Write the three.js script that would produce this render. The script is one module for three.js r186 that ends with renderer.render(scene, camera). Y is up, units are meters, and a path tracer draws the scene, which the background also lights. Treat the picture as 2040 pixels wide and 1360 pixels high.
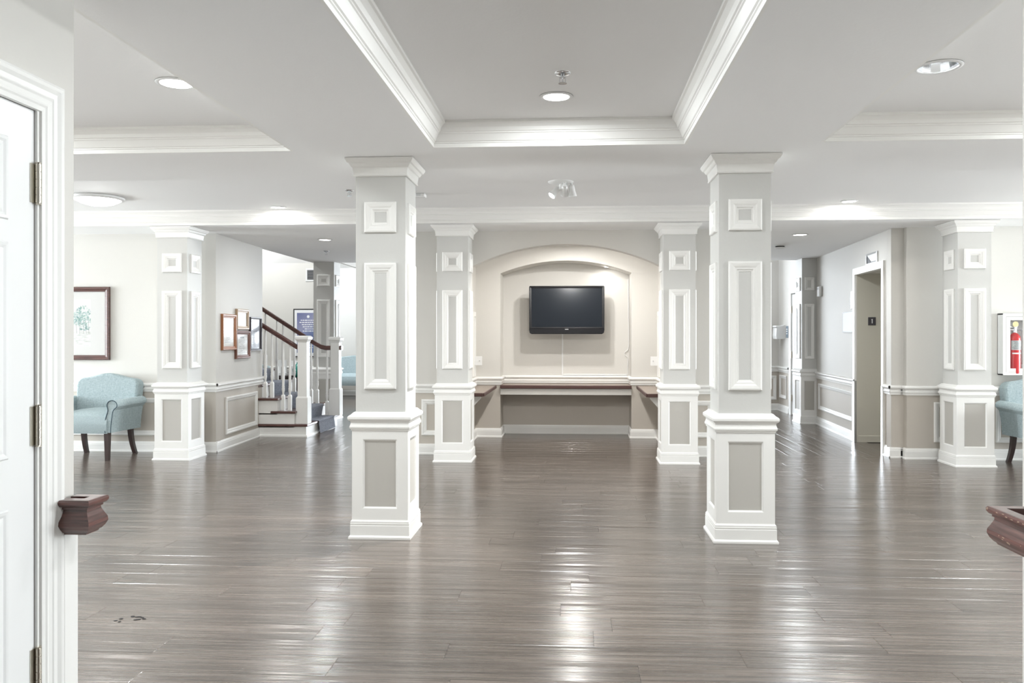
import * as THREE from 'three';
import { mergeGeometries } from 'three/addons/utils/BufferGeometryUtils.js';
import { RoundedBoxGeometry } from 'three/addons/geometries/RoundedBoxGeometry.js';
import { RectAreaLightUniformsLib } from 'three/addons/lights/RectAreaLightUniformsLib.js';

// ------------------------------------------------------------------ camera, sky, exposure
// x runs to the right, y up, and "D" below is the distance into the room (z = -D).
const scene = new THREE.Scene();
const FOCAL = 1600, YAW = Math.atan(98 / FOCAL), EYE = 1.32;
const camera = new THREE.PerspectiveCamera(2 * Math.atan(680 / FOCAL) * 180 / Math.PI, 1.5, 0.05, 80);
camera.position.set(0, EYE, 0);
camera.rotation.y = YAW;
camera.setViewOffset(2040, 1360, -27, 12, 2040, 1360);
scene.background = new THREE.Color(0.62, 0.76, 0.95);
const renderer = new THREE.WebGLRenderer({ antialias: true });
renderer.toneMapping = THREE.LinearToneMapping;
renderer.toneMappingExposure = 2.95;
renderer.shadowMap.enabled = true;
RectAreaLightUniformsLib.init();

// daylight that enters the rear lobby through its window
const DAY = new THREE.Color(0.84, 0.92, 1.0), WARM = new THREE.Color(1.0, 0.985, 0.962), NEUTRAL = new THREE.Color(0.935, 0.977, 1.0), SIDE = new THREE.Color(0.88, 0.955, 1.0);
const skylight = new THREE.RectAreaLight(DAY, 3.1, 4.4, 1.9);
skylight.position.set(-0.1, 1.45, -17.9); skylight.lookAt(-0.1, 1.3, 0); scene.add(skylight);
for (const sx of [-11.12, 10.72]) {   // added fill light at made-up side windows, left and right of the view
  const l = new THREE.RectAreaLight(SIDE, 11, 3.3, 1.7); l.position.set(sx, 1.45, -6.95); l.lookAt(-0.1, 1.45, -6.95); scene.add(l);
}
const CAN = 560, DOME = 4;   // radiance of the lamps' lenses

// ------------------------------------------------------------------ random, noise, textures
let seed = 7;
const rnd = () => { seed = (seed * 1664525 + 1013904223) >>> 0; return seed / 4294967296; };
function lattice(n) { const a = new Float32Array(n * n); for (let i = 0; i < a.length; i++) a[i] = rnd(); return a; }
function tileNoise(grid, n, u, v, fx, fy) {      // periodic value noise, fx x fy cells over the tile
  const x = u * fx, y = v * fy, x0 = Math.floor(x), y0 = Math.floor(y);
  let tx = x - x0, ty = y - y0; tx = tx * tx * (3 - 2 * tx); ty = ty * ty * (3 - 2 * ty);
  const g = (i, j) => grid[(((j % fy) + fy) % fy % n) * n + (((i % fx) + fx) % fx % n)];
  return (g(x0, y0) * (1 - tx) + g(x0 + 1, y0) * tx) * (1 - ty) + (g(x0, y0 + 1) * (1 - tx) + g(x0 + 1, y0 + 1) * tx) * ty;
}
function dataTex(w, h, f, srgb, rx = 1, ry = 1) {
  const d = new Uint8Array(w * h * 4);
  for (let j = 0; j < h; j++) for (let i = 0; i < w; i++) {
    const c = f(i / w, j / h, i, j), k = (j * w + i) * 4;
    d[k] = Math.max(0, Math.min(255, c[0])); d[k + 1] = Math.max(0, Math.min(255, c[1])); d[k + 2] = Math.max(0, Math.min(255, c[2])); d[k + 3] = 255;
  }
  const t = new THREE.DataTexture(d, w, h); t.magFilter = THREE.LinearFilter; t.minFilter = THREE.LinearFilter;
  t.wrapS = t.wrapT = THREE.RepeatWrapping; t.repeat.set(rx, ry); if (srgb) t.colorSpace = THREE.SRGBColorSpace; t.needsUpdate = true; return t;
}
const G1 = lattice(512), G2 = lattice(512), G3 = lattice(512);
// wood floor: streaks along u; tile 2.0 m x 0.72 m
const woodMap = dataTex(1024, 1024, (u, v) => {
  const a = tileNoise(G1, 512, u, v, 6, 90), b = tileNoise(G2, 512, u, v, 14, 260), c = tileNoise(G3, 512, u, v, 3, 22), d = tileNoise(G1, 512, u + 0.37, v + 0.11, 60, 500);
  let k = 0.40 * a + 0.26 * b + 0.24 * c + 0.10 * d;
  const dark = tileNoise(G2, 512, u + 0.2, v + 0.6, 10, 130); if (dark > 0.84) k -= (dark - 0.84) * 2.2;
  k = (k - 0.5) * 1.2;
  return [132 + 86 * k, 120 + 82 * k, 111 + 80 * k];
}, true, 1 / 2.0, 1 / 0.72);
const woodBump = dataTex(512, 1024, (u, v) => {
  const a = tileNoise(G1, 512, u, v, 3, 16), b = tileNoise(G2, 512, u, v, 4, 40), c = tileNoise(G3, 512, u, v, 12, 220);
  const k = 255 * (0.66 * a + 0.28 * b + 0.06 * c); return [k, k, k];
}, false, 1 / 2.0, 1 / 0.72);
const paintBump = dataTex(512, 512, (u, v) => { const k = 255 * (0.5 * tileNoise(G1, 512, u, v, 160, 160) + 0.5 * tileNoise(G2, 512, u, v, 60, 60)); return [k, k, k]; }, false, 1, 1);
const weave = dataTex(512, 512, (u, v) => {
  const a = tileNoise(G1, 512, u, v, 256, 26), b = tileNoise(G2, 512, u, v, 26, 256), k = 0.5 * a + 0.5 * b;
  return [130 + 62 * k, 146 + 58 * k, 149 + 57 * k];
}, true, 2.5, 2.5);
const mahoganyMap = dataTex(512, 256, (u, v) => {
  const a = tileNoise(G1, 512, u, v, 5, 60), b = tileNoise(G2, 512, u, v, 16, 128), k = a * 0.6 + b * 0.4 - 0.5;
  return [86 + 62 * k, 53 + 44 * k, 47 + 40 * k];
}, true, 1.4, 3);
const carpetMap = dataTex(256, 256, (u, v) => { const k = 60 * (tileNoise(G3, 512, u, v, 128, 128) - 0.5) + 34 * (tileNoise(G1, 512, u, v, 40, 40) - 0.5); return [138 + k, 142 + k, 152 + k]; }, true, 3, 3);

const std = (r, g, b, rough, more = {}) => new THREE.MeshStandardMaterial({ color: new THREE.Color().setRGB(r, g, b), roughness: rough, ...more });
const M = {
  trim: std(0.87, 0.86, 0.83, 0.33),
  wall: std(0.66, 0.64, 0.60, 0.6, { bumpMap: paintBump, bumpScale: 0.0003 }),
  dado: std(0.56, 0.515, 0.455, 0.55, { bumpMap: paintBump, bumpScale: 0.0003 }),
  shaft: std(0.63, 0.625, 0.60, 0.5, { bumpMap: paintBump, bumpScale: 0.0003 }),
  taupe: std(0.52, 0.50, 0.46, 0.5),
  ceiling: std(0.88, 0.875, 0.865, 0.75, { bumpMap: paintBump, bumpScale: 0.0003 }),
  doorWhite: std(0.85, 0.85, 0.84, 0.3),
  jambBeige: std(0.60, 0.57, 0.49, 0.45),
  mahogany: new THREE.MeshPhysicalMaterial({ map: mahoganyMap, roughness: 0.32, clearcoat: 0.5, clearcoatRoughness: 0.2 }),
  wornEdge: std(0.42, 0.30, 0.22, 0.6),
  darkLeg: std(0.045, 0.028, 0.026, 0.35),
  counter: std(0.27, 0.215, 0.175, 0.35),
  counterEdge: std(0.085, 0.042, 0.036, 0.4),
  blueFabric: new THREE.MeshPhysicalMaterial({ map: weave, roughness: 0.9, sheen: 0.4, sheenRoughness: 0.6, sheenColor: new THREE.Color(0.7, 0.85, 0.85) }),
  piping: std(0.02, 0.055, 0.075, 0.6),
  tvBlack: std(0.012, 0.012, 0.014, 0.22),
  tvScreen: new THREE.MeshPhysicalMaterial({ color: new THREE.Color().setRGB(0.018, 0.022, 0.028), roughness: 0.13 }),
  steel: std(0.62, 0.62, 0.62, 0.3, { metalness: 1 }),
  nickel: std(0.72, 0.68, 0.60, 0.28, { metalness: 1 }),
  chrome: std(0.75, 0.76, 0.78, 0.12, { metalness: 1 }),
  plasticWhite: std(0.82, 0.82, 0.81, 0.4),
  plasticGrey: std(0.42, 0.42, 0.43, 0.5),
  black: std(0.012, 0.012, 0.014, 0.5),
  holeDark: std(0.03, 0.03, 0.03, 0.8),
  paper: std(0.9, 0.9, 0.89, 0.6),
  red: std(0.55, 0.03, 0.035, 0.3),
  carpet: std(1, 1, 1, 1, { map: carpetMap }),
  pane: new THREE.MeshPhysicalMaterial({ color: 0xffffff, transmission: 1, thickness: 0, roughness: 0.03, ior: 1.45, specularIntensity: 0.35 }),
  pictureGlass: new THREE.MeshPhysicalMaterial({ color: 0xffffff, transmission: 1, thickness: 0, roughness: 0.16, ior: 1.45, specularIntensity: 0.3 }),
  lens: new THREE.MeshStandardMaterial({ color: 0xffffff, emissive: new THREE.Color(1, 0.98, 0.95), emissiveIntensity: 3 }),
  windowGlow: new THREE.MeshStandardMaterial({ color: 0xffffff, emissive: new THREE.Color(0.86, 0.93, 1.0), emissiveIntensity: 2 }),
  orangeWood: std(0.36, 0.15, 0.065, 0.4), tanWood: std(0.46, 0.33, 0.22, 0.4), redWood: std(0.19, 0.085, 0.06, 0.4), darkFrame: std(0.055, 0.05, 0.06, 0.3),
  teal: std(0.03, 0.26, 0.21, 0.3), navy: std(0.03, 0.04, 0.08, 0.8),
};
const floorMat = (r, g, b) => new THREE.MeshPhysicalMaterial({ color: new THREE.Color().setRGB(r, g, b), map: woodMap, bumpMap: woodBump, bumpScale: 0.0036, roughness: 0.22, ior: 2.0 });
const FLOOR = [floorMat(0.53, 0.52, 0.51), floorMat(0.48, 0.47, 0.46), floorMat(0.58, 0.57, 0.56)];

// ------------------------------------------------------------------ geometry helpers
function fromQuads(quads) {          // quads: arrays of 3 or 4 points, flat shaded
  const p = [];
  for (const q of quads) { p.push(...q[0], ...q[1], ...q[2]); if (q.length > 3) p.push(...q[0], ...q[2], ...q[3]); }
  const g = new THREE.BufferGeometry(); g.setAttribute('position', new THREE.Float32BufferAttribute(p, 3)); g.computeVertexNormals(); return uvBox(g);
}
function uvBox(g) {                  // uv in metres from the dominant axis of each normal
  if (g.index) g = g.toNonIndexed();
  const p = g.attributes.position, n = g.attributes.normal, uv = new Float32Array(p.count * 2);
  for (let i = 0; i < p.count; i++) {
    const ax = Math.abs(n.getX(i)), ay = Math.abs(n.getY(i)), az = Math.abs(n.getZ(i)), x = p.getX(i), y = p.getY(i), z = p.getZ(i);
    if (ay >= ax && ay >= az) { uv[2 * i] = x; uv[2 * i + 1] = -z; } else if (ax >= az) { uv[2 * i] = z; uv[2 * i + 1] = y; } else { uv[2 * i] = x; uv[2 * i + 1] = y; }
  }
  g.setAttribute('uv', new THREE.BufferAttribute(uv, 2)); return g;
}
function box(x0, x1, y0, y1, z0, z1) { const g = new THREE.BoxGeometry(x1 - x0, y1 - y0, z1 - z0); g.translate((x0 + x1) / 2, (y0 + y1) / 2, (z0 + z1) / 2); return uvBox(g); }
function rbox(w, h, d, r, x = 0, y = 0, z = 0, s = 3) { const g = new RoundedBoxGeometry(w, h, d, s, r); g.translate(x, y, z); return uvBox(g); }
function cyl(r0, r1, h, x = 0, y = 0, z = 0, seg = 28) { const g = new THREE.CylinderGeometry(r0, r1, h, seg); g.translate(x, y, z); return uvBox(g); }
function lathe(pts, seg = 32) { const g = new THREE.LatheGeometry(pts.map(([r, y]) => new THREE.Vector2(r, y)), seg); return g.toNonIndexed(); }
function tube(pts, r, seg = 40, rs = 8) { return uvBox(new THREE.TubeGeometry(new THREE.CatmullRomCurve3(pts.map((p) => new THREE.Vector3(...p))), seg, r, rs)); }
const merge = (list) => mergeGeometries(list.map((g) => { const c = g.index ? g.toNonIndexed() : g; for (const k of Object.keys(c.attributes)) if (!['position', 'normal', 'uv'].includes(k)) c.deleteAttribute(k); return c; }));
function sweep(path, profile, { closed = false, caps = false } = {}) {   // path [[x,z]], profile [[out,y]] bottom to top; out is to the left of the way
  const n = path.length, q = [], pt = [];
  const dir = (a, b) => { const dx = b[0] - a[0], dz = b[1] - a[1], l = Math.hypot(dx, dz); return [-dz / l, dx / l]; };
  for (let i = 0; i < n; i++) {
    const n1 = i > 0 || closed ? dir(path[(i + n - 1) % n], path[i]) : null, n2 = i < n - 1 || closed ? dir(path[i], path[(i + 1) % n]) : null;
    let m = n1 && n2 ? [n1[0] + n2[0], n1[1] + n2[1]] : n1 || n2;
    if (n1 && n2) { const k = 1 + n1[0] * n2[0] + n1[1] * n2[1]; m = [m[0] / k, m[1] / k]; }
    pt.push(profile.map(([o, y]) => [path[i][0] + m[0] * o, y, path[i][1] + m[1] * o]));
  }
  for (let i = 0; i < (closed ? n : n - 1); i++) for (let j = 0; j < profile.length - 1; j++) { const a = pt[i], b = pt[(i + 1) % n]; q.push([a[j], b[j], b[j + 1], a[j + 1]]); }
  if (caps && !closed) {
    const tri = THREE.ShapeUtils.triangulateShape(profile.slice(0, -1).map(([o, y]) => new THREE.Vector2(o, y)), []);
    for (const e of [0, n - 1]) for (const t of tri) q.push(e ? t.map((k) => pt[e][k]) : [...t].reverse().map((k) => pt[e][k]));
  }
  return fromQuads(q);
}
function loftRect(profile, wx, wd, caps = true) {     // profile [[y, off]] bottom to top
  const q = [], loop = ([y, o]) => { const a = wx / 2 + o, b = wd / 2 + o; return [[-a, y, b], [a, y, b], [a, y, -b], [-a, y, -b]]; };
  for (let j = 0; j < profile.length - 1; j++) { const a = loop(profile[j]), b = loop(profile[j + 1]); for (let i = 0; i < 4; i++) q.push([a[i], a[(i + 1) % 4], b[(i + 1) % 4], b[i]]); }
  if (caps) { q.push([...loop(profile[0])].reverse()); q.push(loop(profile[profile.length - 1])); }
  return fromQuads(q);
}
function frameLoops(loops, { open = false, fill = false } = {}) {   // loops [x0,y0,x1,y1,z] outer to inner, facing +z; open leaves the foot away
  const c = ([x0, y0, x1, y1, z]) => [[x0, y0, z], [x1, y0, z], [x1, y1, z], [x0, y1, z]], q = [];
  for (let j = 0; j < loops.length - 1; j++) { const a = c(loops[j]), b = c(loops[j + 1]); for (let i = open ? 1 : 0; i < 4; i++) q.push([a[i], a[(i + 1) % 4], b[(i + 1) % 4], b[i]]); }
  if (fill) q.push(c(loops[loops.length - 1]));
  return fromQuads(q);
}
const mould = (x0, y0, x1, y1, prof, z = 0) => frameLoops(prof.map(([i, h]) => [x0 + i, y0 + i, x1 - i, y1 - i, z + h]));
function extrudeXY(shape, z0, z1, seg = 24) { const g = new THREE.ExtrudeGeometry(shape, { depth: z1 - z0, bevelEnabled: false, curveSegments: seg }); g.translate(0, 0, z0); return uvBox(g); }
function polyShape(pts) { const s = new THREE.Shape(); pts.forEach(([x, y], i) => (i ? s.lineTo(x, y) : s.moveTo(x, y))); return s; }

// ------------------------------------------------------------------ object helpers
const taken = {};
function numbered(name) { const k = taken[name] = (taken[name] ?? -1) + 1; return k ? `${name}_${String(k).padStart(3, '0')}` : name; }
function shade(o) { o.traverse((m) => { if (m.isMesh) { m.castShadow = true; m.receiveShadow = true; } }); return o; }
function part(parent, name, geo, mat, label) { const m = new THREE.Mesh(geo, mat); m.name = name; m.castShadow = m.receiveShadow = true; if (label) m.userData.label = label; parent.add(m); return m; }
function group(name, x = 0, y = 0, D = 0, turn = 0) { const g = new THREE.Group(); g.name = numbered(name); g.position.set(x, y, -D); g.rotation.y = turn; scene.add(g); return g; }
function thing(name, label, category, x = 0, y = 0, D = 0, turn = 0, grp) { const g = group(name, x, y, D, turn); g.userData = { label, category }; if (grp) g.userData.group = grp; return g; }
function structure(name, label, category = 'wall', x = 0, y = 0, D = 0, turn = 0) { const g = group(name, x, y, D, turn); g.userData = { kind: 'structure', label, category }; return g; }

// moulding profiles
const BASE = [[0, 0], [0.026, 0], [0.026, 0.012], [0.02, 0.02], [0.017, 0.022], [0.017, 0.082], [0.014, 0.088], [0.014, 0.096], [0.008, 0.108], [0.006, 0.115], [0, 0.118]];
const RAIL = [[0, 0.682], [0.012, 0.682], [0.014, 0.70], [0.02, 0.712], [0.02, 0.724], [0.016, 0.728], [0.016, 0.738], [0.028, 0.75], [0.034, 0.758], [0.034, 0.770], [0.026, 0.778], [0.008, 0.783], [0, 0.783]];
const CROWN = [[0, 2.474], [0.016, 2.474], [0.016, 2.497], [0.022, 2.500], [0.022, 2.506], [0.03, 2.510], [0.05, 2.548], [0.056, 2.552], [0.056, 2.558], [0.064, 2.562], [0.072, 2.582], [0.09, 2.600], [0.1, 2.604], [0.1, 2.622]];
const FRAME = [[0, 0], [0, 0.014], [0.006, 0.02], [0.018, 0.02], [0.03, 0.014], [0.038, 0.014], [0.044, 0.009], [0.052, 0.006], [0.056, 0]];

// wall with plaster, dado, rail, baseboard and moulded panels; runs from (x0, D0) to (x1, D1), room on its left hand side seen in plan
function wall(name, label, x0, D0, x1, D1, o = {}) {
  const dx = x1 - x0, dz = -(D1 - D0), L = Math.hypot(dx, dz), t = o.t ?? 0.12, top = o.top ?? 2.474;
  const g = structure(name, label, 'wall', x0, 0, D0, Math.atan2(-dz, dx));
  if (o.dado === false) part(g, 'plaster', box(0, L, 0, top, -t, 0), o.mat ?? M.wall);
  else { part(g, 'plaster', box(0, L, 0.73, top, -t, 0), o.mat ?? M.wall); part(g, 'dado', box(0, L, 0, 0.73, -t, 0), M.dado, 'taupe painted lower wall'); }
  if (o.dado !== false) part(g, 'chair_rail', sweep([[-(o.e0 ?? 0), 0], [L + (o.e1 ?? 0), 0]], RAIL), M.trim);
  if (o.base !== false) part(g, 'baseboard', sweep([[-(o.e0 ?? 0), 0], [L + (o.e1 ?? 0), 0]], BASE), M.trim);
  for (const [a, b, y0 = 0.185, y1 = 0.61] of o.panels ?? []) part(g, 'panel_frame', mould(a, y0, b, y1, FRAME), M.trim);
  return g;
}

// ------------------------------------------------------------------ floor
const floor = structure('floor', 'glossy grey-brown wood plank floor', 'floor');
part(floor, 'subfloor', box(-11.4, 11.0, -0.12, -0.0066, -18.6, 3.3), FLOOR[0]);
{
  const W = 0.18, LEN = 1.22, variants = [];
  function plankGeo(l, w, k, along) {
    const a = l / 2, b = w / 2, c = 0.0014, g = 0.0002, y1 = 0, y2 = -0.0012, y3 = -0.0066;
    const r = (e, y) => [[-a + e, y, b - e], [a - e, y, b - e], [a - e, y, -b + e], [-a + e, y, -b + e]];
    const t = r(g + c, y1), m = r(g, y2), d = r(g, y3), q = [t];
    for (let i = 0; i < 4; i++) { const j = (i + 1) % 4; q.push([m[i], m[j], t[j], t[i]], [d[i], d[j], m[j], m[i]]); }
    const geo = fromQuads(q), uv = geo.attributes.uv, ou = (k * 0.613) % 2, ov = (k * 0.1873) % 0.72;
    for (let i = 0; i < uv.count; i++) uv.setXY(i, uv.getX(i) + ou, uv.getY(i) + ov);
    if (along) geo.rotateY(Math.PI / 2);
    return geo;
  }
  for (let k = 0; k < 10; k++) variants.push([plankGeo(LEN, W, k, false), plankGeo(LEN, W, k + 3, true)]);
  const spots = [];
  const xAt = (px, D) => { const k = (px - 1047) / FOCAL, c = Math.cos(YAW), s = Math.sin(YAW); return D * (k * c - s) / (c + k * s); };
  for (let r = 0; r * W < 6.6; r++) {                       // lobby boards run across the view
    const D = 2.34 + (r + 0.5) * W, from = Math.max(-7.6, xAt(0, D) - 0.9), to = Math.min(7.2, xAt(2040, D) + 0.9);
    for (let x = Math.floor(from / LEN) * LEN + (rnd() - 0.5) * LEN; x < to; x += LEN) spots.push([x + LEN / 2, D, 0]);
  }
  for (let r = 0; r < 11; r++) { const D = 2.34 + 37 * W + (r + 0.5) * W; if (D < 10.9) for (let x = -1.85 + (rnd() - 1) * LEN * 0.5; x < 1.1; x += LEN) if (x > -2.4) spots.push([x + LEN / 2 - 0.1, D, 0]); }   // alcove
  for (const [xa, n] of [[-4.14, 12], [1.62, 11]]) for (let c = 0; c < n; c++) {      // the two halls: boards run along the halls
    const x = xa + (c + 0.5) * W; for (let D = 9.0 + rnd() * 0.0; D < 14; D += LEN) { const off = (c * 0.47) % 1 * LEN * 0.6; spots.push([x, D + LEN / 2 + (D > 9.01 ? 0 : 0), 1, off]); }
  }
  const lists = [[], [], []];
  spots.map((s, i) => [...s, i]).forEach((s, i) => {
    const [x, D, along] = s, k = Math.floor(rnd() * 10), m = Math.floor(rnd() * 3);
    if (i < 300) { const p = part(floor, 'plank', variants[k][along], FLOOR[m]); p.position.set(x, 0, -D); }
    else { const g = variants[k][along].clone(); g.translate(x, 0, -D); lists[m].push(g); }
  });
  lists.forEach((l, m) => { if (l.length) { const p = part(floor, 'far_planks', mergeGeometries(l), FLOOR[m]); p.userData.kind = 'stuff'; } });
  // dark gouge in the surface, bottom left
  const bits = [[-0.05, 0, 0.02, 0.005], [-0.012, -0.022, 0.018, 0.007], [0.016, -0.02, 0.016, 0.01], [0.04, -0.014, 0.022, 0.004], [0.03, 0.004, 0.035, 0.005], [0.058, -0.004, 0.014, 0.006], [-0.062, 0.016, 0.012, 0.006], [-0.036, 0.024, 0.012, 0.006]];
  part(floor, 'gouge', merge(bits.map(([x, z, w, d], i) => { const g = cyl(1, 0.8, 0.0016, 0, 0.0006, 0, 7); g.scale(w / 2, 1, d * 1.6); g.rotateY(i * 0.9); g.translate(-2.06 + x, 0, -3.62 + z * 1.5); return g; })), M.black, 'small dark gouge in the floor');
}

// ------------------------------------------------------------------ ceilings
const S = 2.474, T = 2.62;
const CANS = [   // x, D, height, radius, kind
  ['left_tray', -2.05, 4.02, T, 0.098], ['centre', -0.1, 4.37, T, 0.088], ['centre_near', -0.1, 2.95, T, 0.088],
  ['coffer_left', -3.0, 7.97, T, 0.07], ['coffer_right', 2.65, 7.95, T, 0.07], ['hall_left', -3.0, 9.5, S, 0.075], ['hall_right', 2.57, 9.36, S, 0.09],
];
const ceiling = structure('ceiling', 'white ceiling with raised trays edged by crown moulding', 'ceiling');
{
  const flat = (shape, y0, y1) => { const g = new THREE.ExtrudeGeometry(shape, { depth: y1 - y0, bevelEnabled: false, curveSegments: 40 }); g.rotateX(-Math.PI / 2); g.translate(0, y0, 0); return uvBox(g); };   // shape y is D
  const rect = (C, x0, x1, d0, d1) => { const s = new C(); s.moveTo(x0, d0); s.lineTo(x1, d0); s.lineTo(x1, d1); s.lineTo(x0, d1); s.closePath(); return s; };
  const soffit = rect(THREE.Shape, -11.3, 10.9, -3.2, 12.55);
  soffit.holes.push(rect(THREE.Path, -0.88, 0.676, 0.6, 4.907), rect(THREE.Path, -7.2, -1.757, 2.68, 4.94), rect(THREE.Path, 1.465, 6.8, 2.68, 4.893), rect(THREE.Path, -11.28, -4.16, 10.40, 12.549));
  const h = new THREE.Path();    // the rear coffer; its near edge bows back in the middle
  h.moveTo(-11.2, 5.79); h.lineTo(-1.48, 5.79); h.lineTo(-1.48, 6.39);
  for (let i = 0; i <= 24; i++) { const x = -1.48 + 2.76 * i / 24; h.lineTo(x, 6.625 - (x + 0.1) ** 2 * 0.158); }
  h.lineTo(1.28, 5.79); h.lineTo(10.8, 5.79); h.lineTo(10.8, 8.205); h.lineTo(-11.2, 8.205); h.closePath(); soffit.holes.push(h);
  part(ceiling, 'soffit', flat(soffit, S, T), M.ceiling);
  const lid = rect(THREE.Shape, -11.3, 10.9, -3.2, 8.5); const hole = new THREE.Path(); hole.absarc(1.755, 4.0, 0.092, 0, Math.PI * 2); lid.holes.push(hole);
  part(ceiling, 'tray_ceiling', flat(lid, T, T + 0.12), M.ceiling);
  const crown = (pts, closed) => part(ceiling, 'crown_moulding', sweep(pts.map(([x, d]) => [x, -d]), CROWN, { closed }), M.trim);
  crown([[-0.88, 0.6], [-0.88, 4.907], [0.676, 4.907], [0.676, 0.6]].map((p) => p), false);
  crown([[-0.88, 0.6], [0.676, 0.6]].reverse(), false);
  crown([[-7.2, 2.68], [-7.2, 4.94], [-1.757, 4.94], [-1.757, 2.68]], true);
  crown([[1.465, 2.68], [1.465, 4.893], [6.8, 4.893], [6.8, 2.68]], true);
  crown([[-11.2, 8.205], [10.8, 8.205]], false);
  // rear lobby and stairwell ceilings
  part(ceiling, 'rear_ceiling', box(-4.16, 10.9, 2.78, 2.9, -18.5, -12.53), M.ceiling);
  part(ceiling, 'stair_ceiling', box(-11.3, -4.10, 3.5, 3.62, -18.5, -10.3), M.ceiling);
  part(ceiling, 'soffit_edge', box(-4.16, 10.9, T, 2.9, -12.55, -12.43), M.ceiling);
  part(ceiling, 'stairwell_edge', box(-4.16, -4.10, 2.6, 3.55, -18.4, -10.38), M.wall);
  part(ceiling, 'stairwell_front', box(-11.3, -4.10, 2.6, 3.55, -10.44, -10.32), M.wall);
}

// ------------------------------------------------------------------ columns
const CAP = [[2.356, 0.001], [2.356, 0.012], [2.362, 0.016], [2.368, 0.012], [2.412, 0.018], [2.418, 0.026], [2.424, 0.03], [2.436, 0.036], [2.442, 0.046], [2.455, 0.054], [2.462, 0.058], [2.472, 0.058]];
const COLRAIL = [[0.700, 0.020], [0.704, 0.026], [0.712, 0.026], [0.716, 0.032], [0.726, 0.034], [0.738, 0.030], [0.752, 0.026], [0.762, 0.028], [0.768, 0.038], [0.778, 0.044], [0.792, 0.044], [0.800, 0.036], [0.806, 0.026], [0.820, 0.012], [0.822, 0.001]];
const COLBASE = [[0, 0.040], [0.012, 0.040], [0.020, 0.034], [0.022, 0.030], [0.085, 0.030], [0.088, 0.028], [0.098, 0.030], [0.102, 0.028], [0.112, 0.028], [0.118, 0.023], [0.123, 0.021]];
const PANEL = [[0, 0], [0, 0.012], [0.004, 0.017], [0.012, 0.019], [0.03, 0.016], [0.042, 0.011], [0.05, 0.011], [0.056, 0.005], [0.064, 0.003], [0.066, 0]];
function makeColumn(name, label, x, D, o = {}) {
  const w = o.w ?? 0.328, d = o.d ?? 0.328, top = o.top ?? S, g = thing(name, label, 'column', x, 0, D, 0, o.group);
  part(g, 'shaft', loftRect([[0.80, 0], [top - 0.001, 0]], w, d), M.shaft);
  if (o.capital !== false) part(g, 'capital', loftRect(CAP, w, d), M.trim);
  part(g, 'chair_rail', loftRect(COLRAIL, w, d), M.trim);
  part(g, 'base', loftRect(COLBASE, w, d), M.trim);
  part(g, 'pedestal_panel', loftRect([[0.12, 0.008], [0.703, 0.008]], w, d, false), M.taupe, 'taupe recessed pedestal panel');
  const faces = [[0, w, d], [Math.PI / 2, d, w], [Math.PI, w, d], [-Math.PI / 2, d, w]].filter((f, i) => (o.faces ?? [0, 1, 2, 3]).includes(i));
  for (const [turn, fw, fd] of faces) {
    const put = (n, geo, mat) => { geo.rotateY(turn); part(g, n, geo, mat); };
    const e = fw / 2 + 0.02, z = fd / 2 + 0.02, ia = fw * 0.215;
    put('pedestal_frame', frameLoops([[-e, 0.12, e, 0.704, z], [-e + ia, 0.195, e - ia, 0.646, z], [-e + ia + 0.004, 0.199, e - ia - 0.004, 0.641, z - 0.002], [-e + ia + 0.012, 0.206, e - ia - 0.012, 0.632, z - 0.013]]), M.trim);
    const pw = fw * 0.32;
    const [ya, yb, yc, yd] = o.panelY ?? [0.97, 1.793, 1.99, 2.19], sc = pw / 0.105, P = PANEL.map(([i, hgt]) => [i * sc, hgt]);
    const f1 = mould(-pw, ya, pw, yb, P, fd / 2), f2 = mould(-pw, yc, pw, yd, P, fd / 2);
    put('tall_panel_frame', f1, M.trim); put('square_panel_frame', f2, M.trim);
  }
  return g;
}
makeColumn('panelled_column', 'nearer panelled square column, the left one of the front pair', -1.264, 5.335);
makeColumn('panelled_column', 'nearer panelled square column, the right one of the front pair', 1.085, 5.37);
makeColumn('panelled_column', 'panelled column at the left side of the television alcove', -1.274, 8.487);
makeColumn('panelled_column', 'panelled column at the right side of the television alcove', 1.074, 8.497);
makeColumn('panelled_column', 'panelled column between the left armchair and the wall of certificates', -4.262, 8.44);
makeColumn('panelled_column', 'panelled column between the elevator recess and the fire extinguisher cabinet', 4.007, 8.49);
makeColumn('panelled_column', 'shaded panelled column behind the staircase newel posts', -3.935, 12.56, { panelY: [0.977, 1.88, 2.093, 2.273], capital: false });
makeColumn('panelled_column', 'half column projecting from the elevator hall wall beside the far door', 3.50, 12.42, { w: 0.22, d: 0.36, capital: false, faces: [0, 3] });

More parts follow.
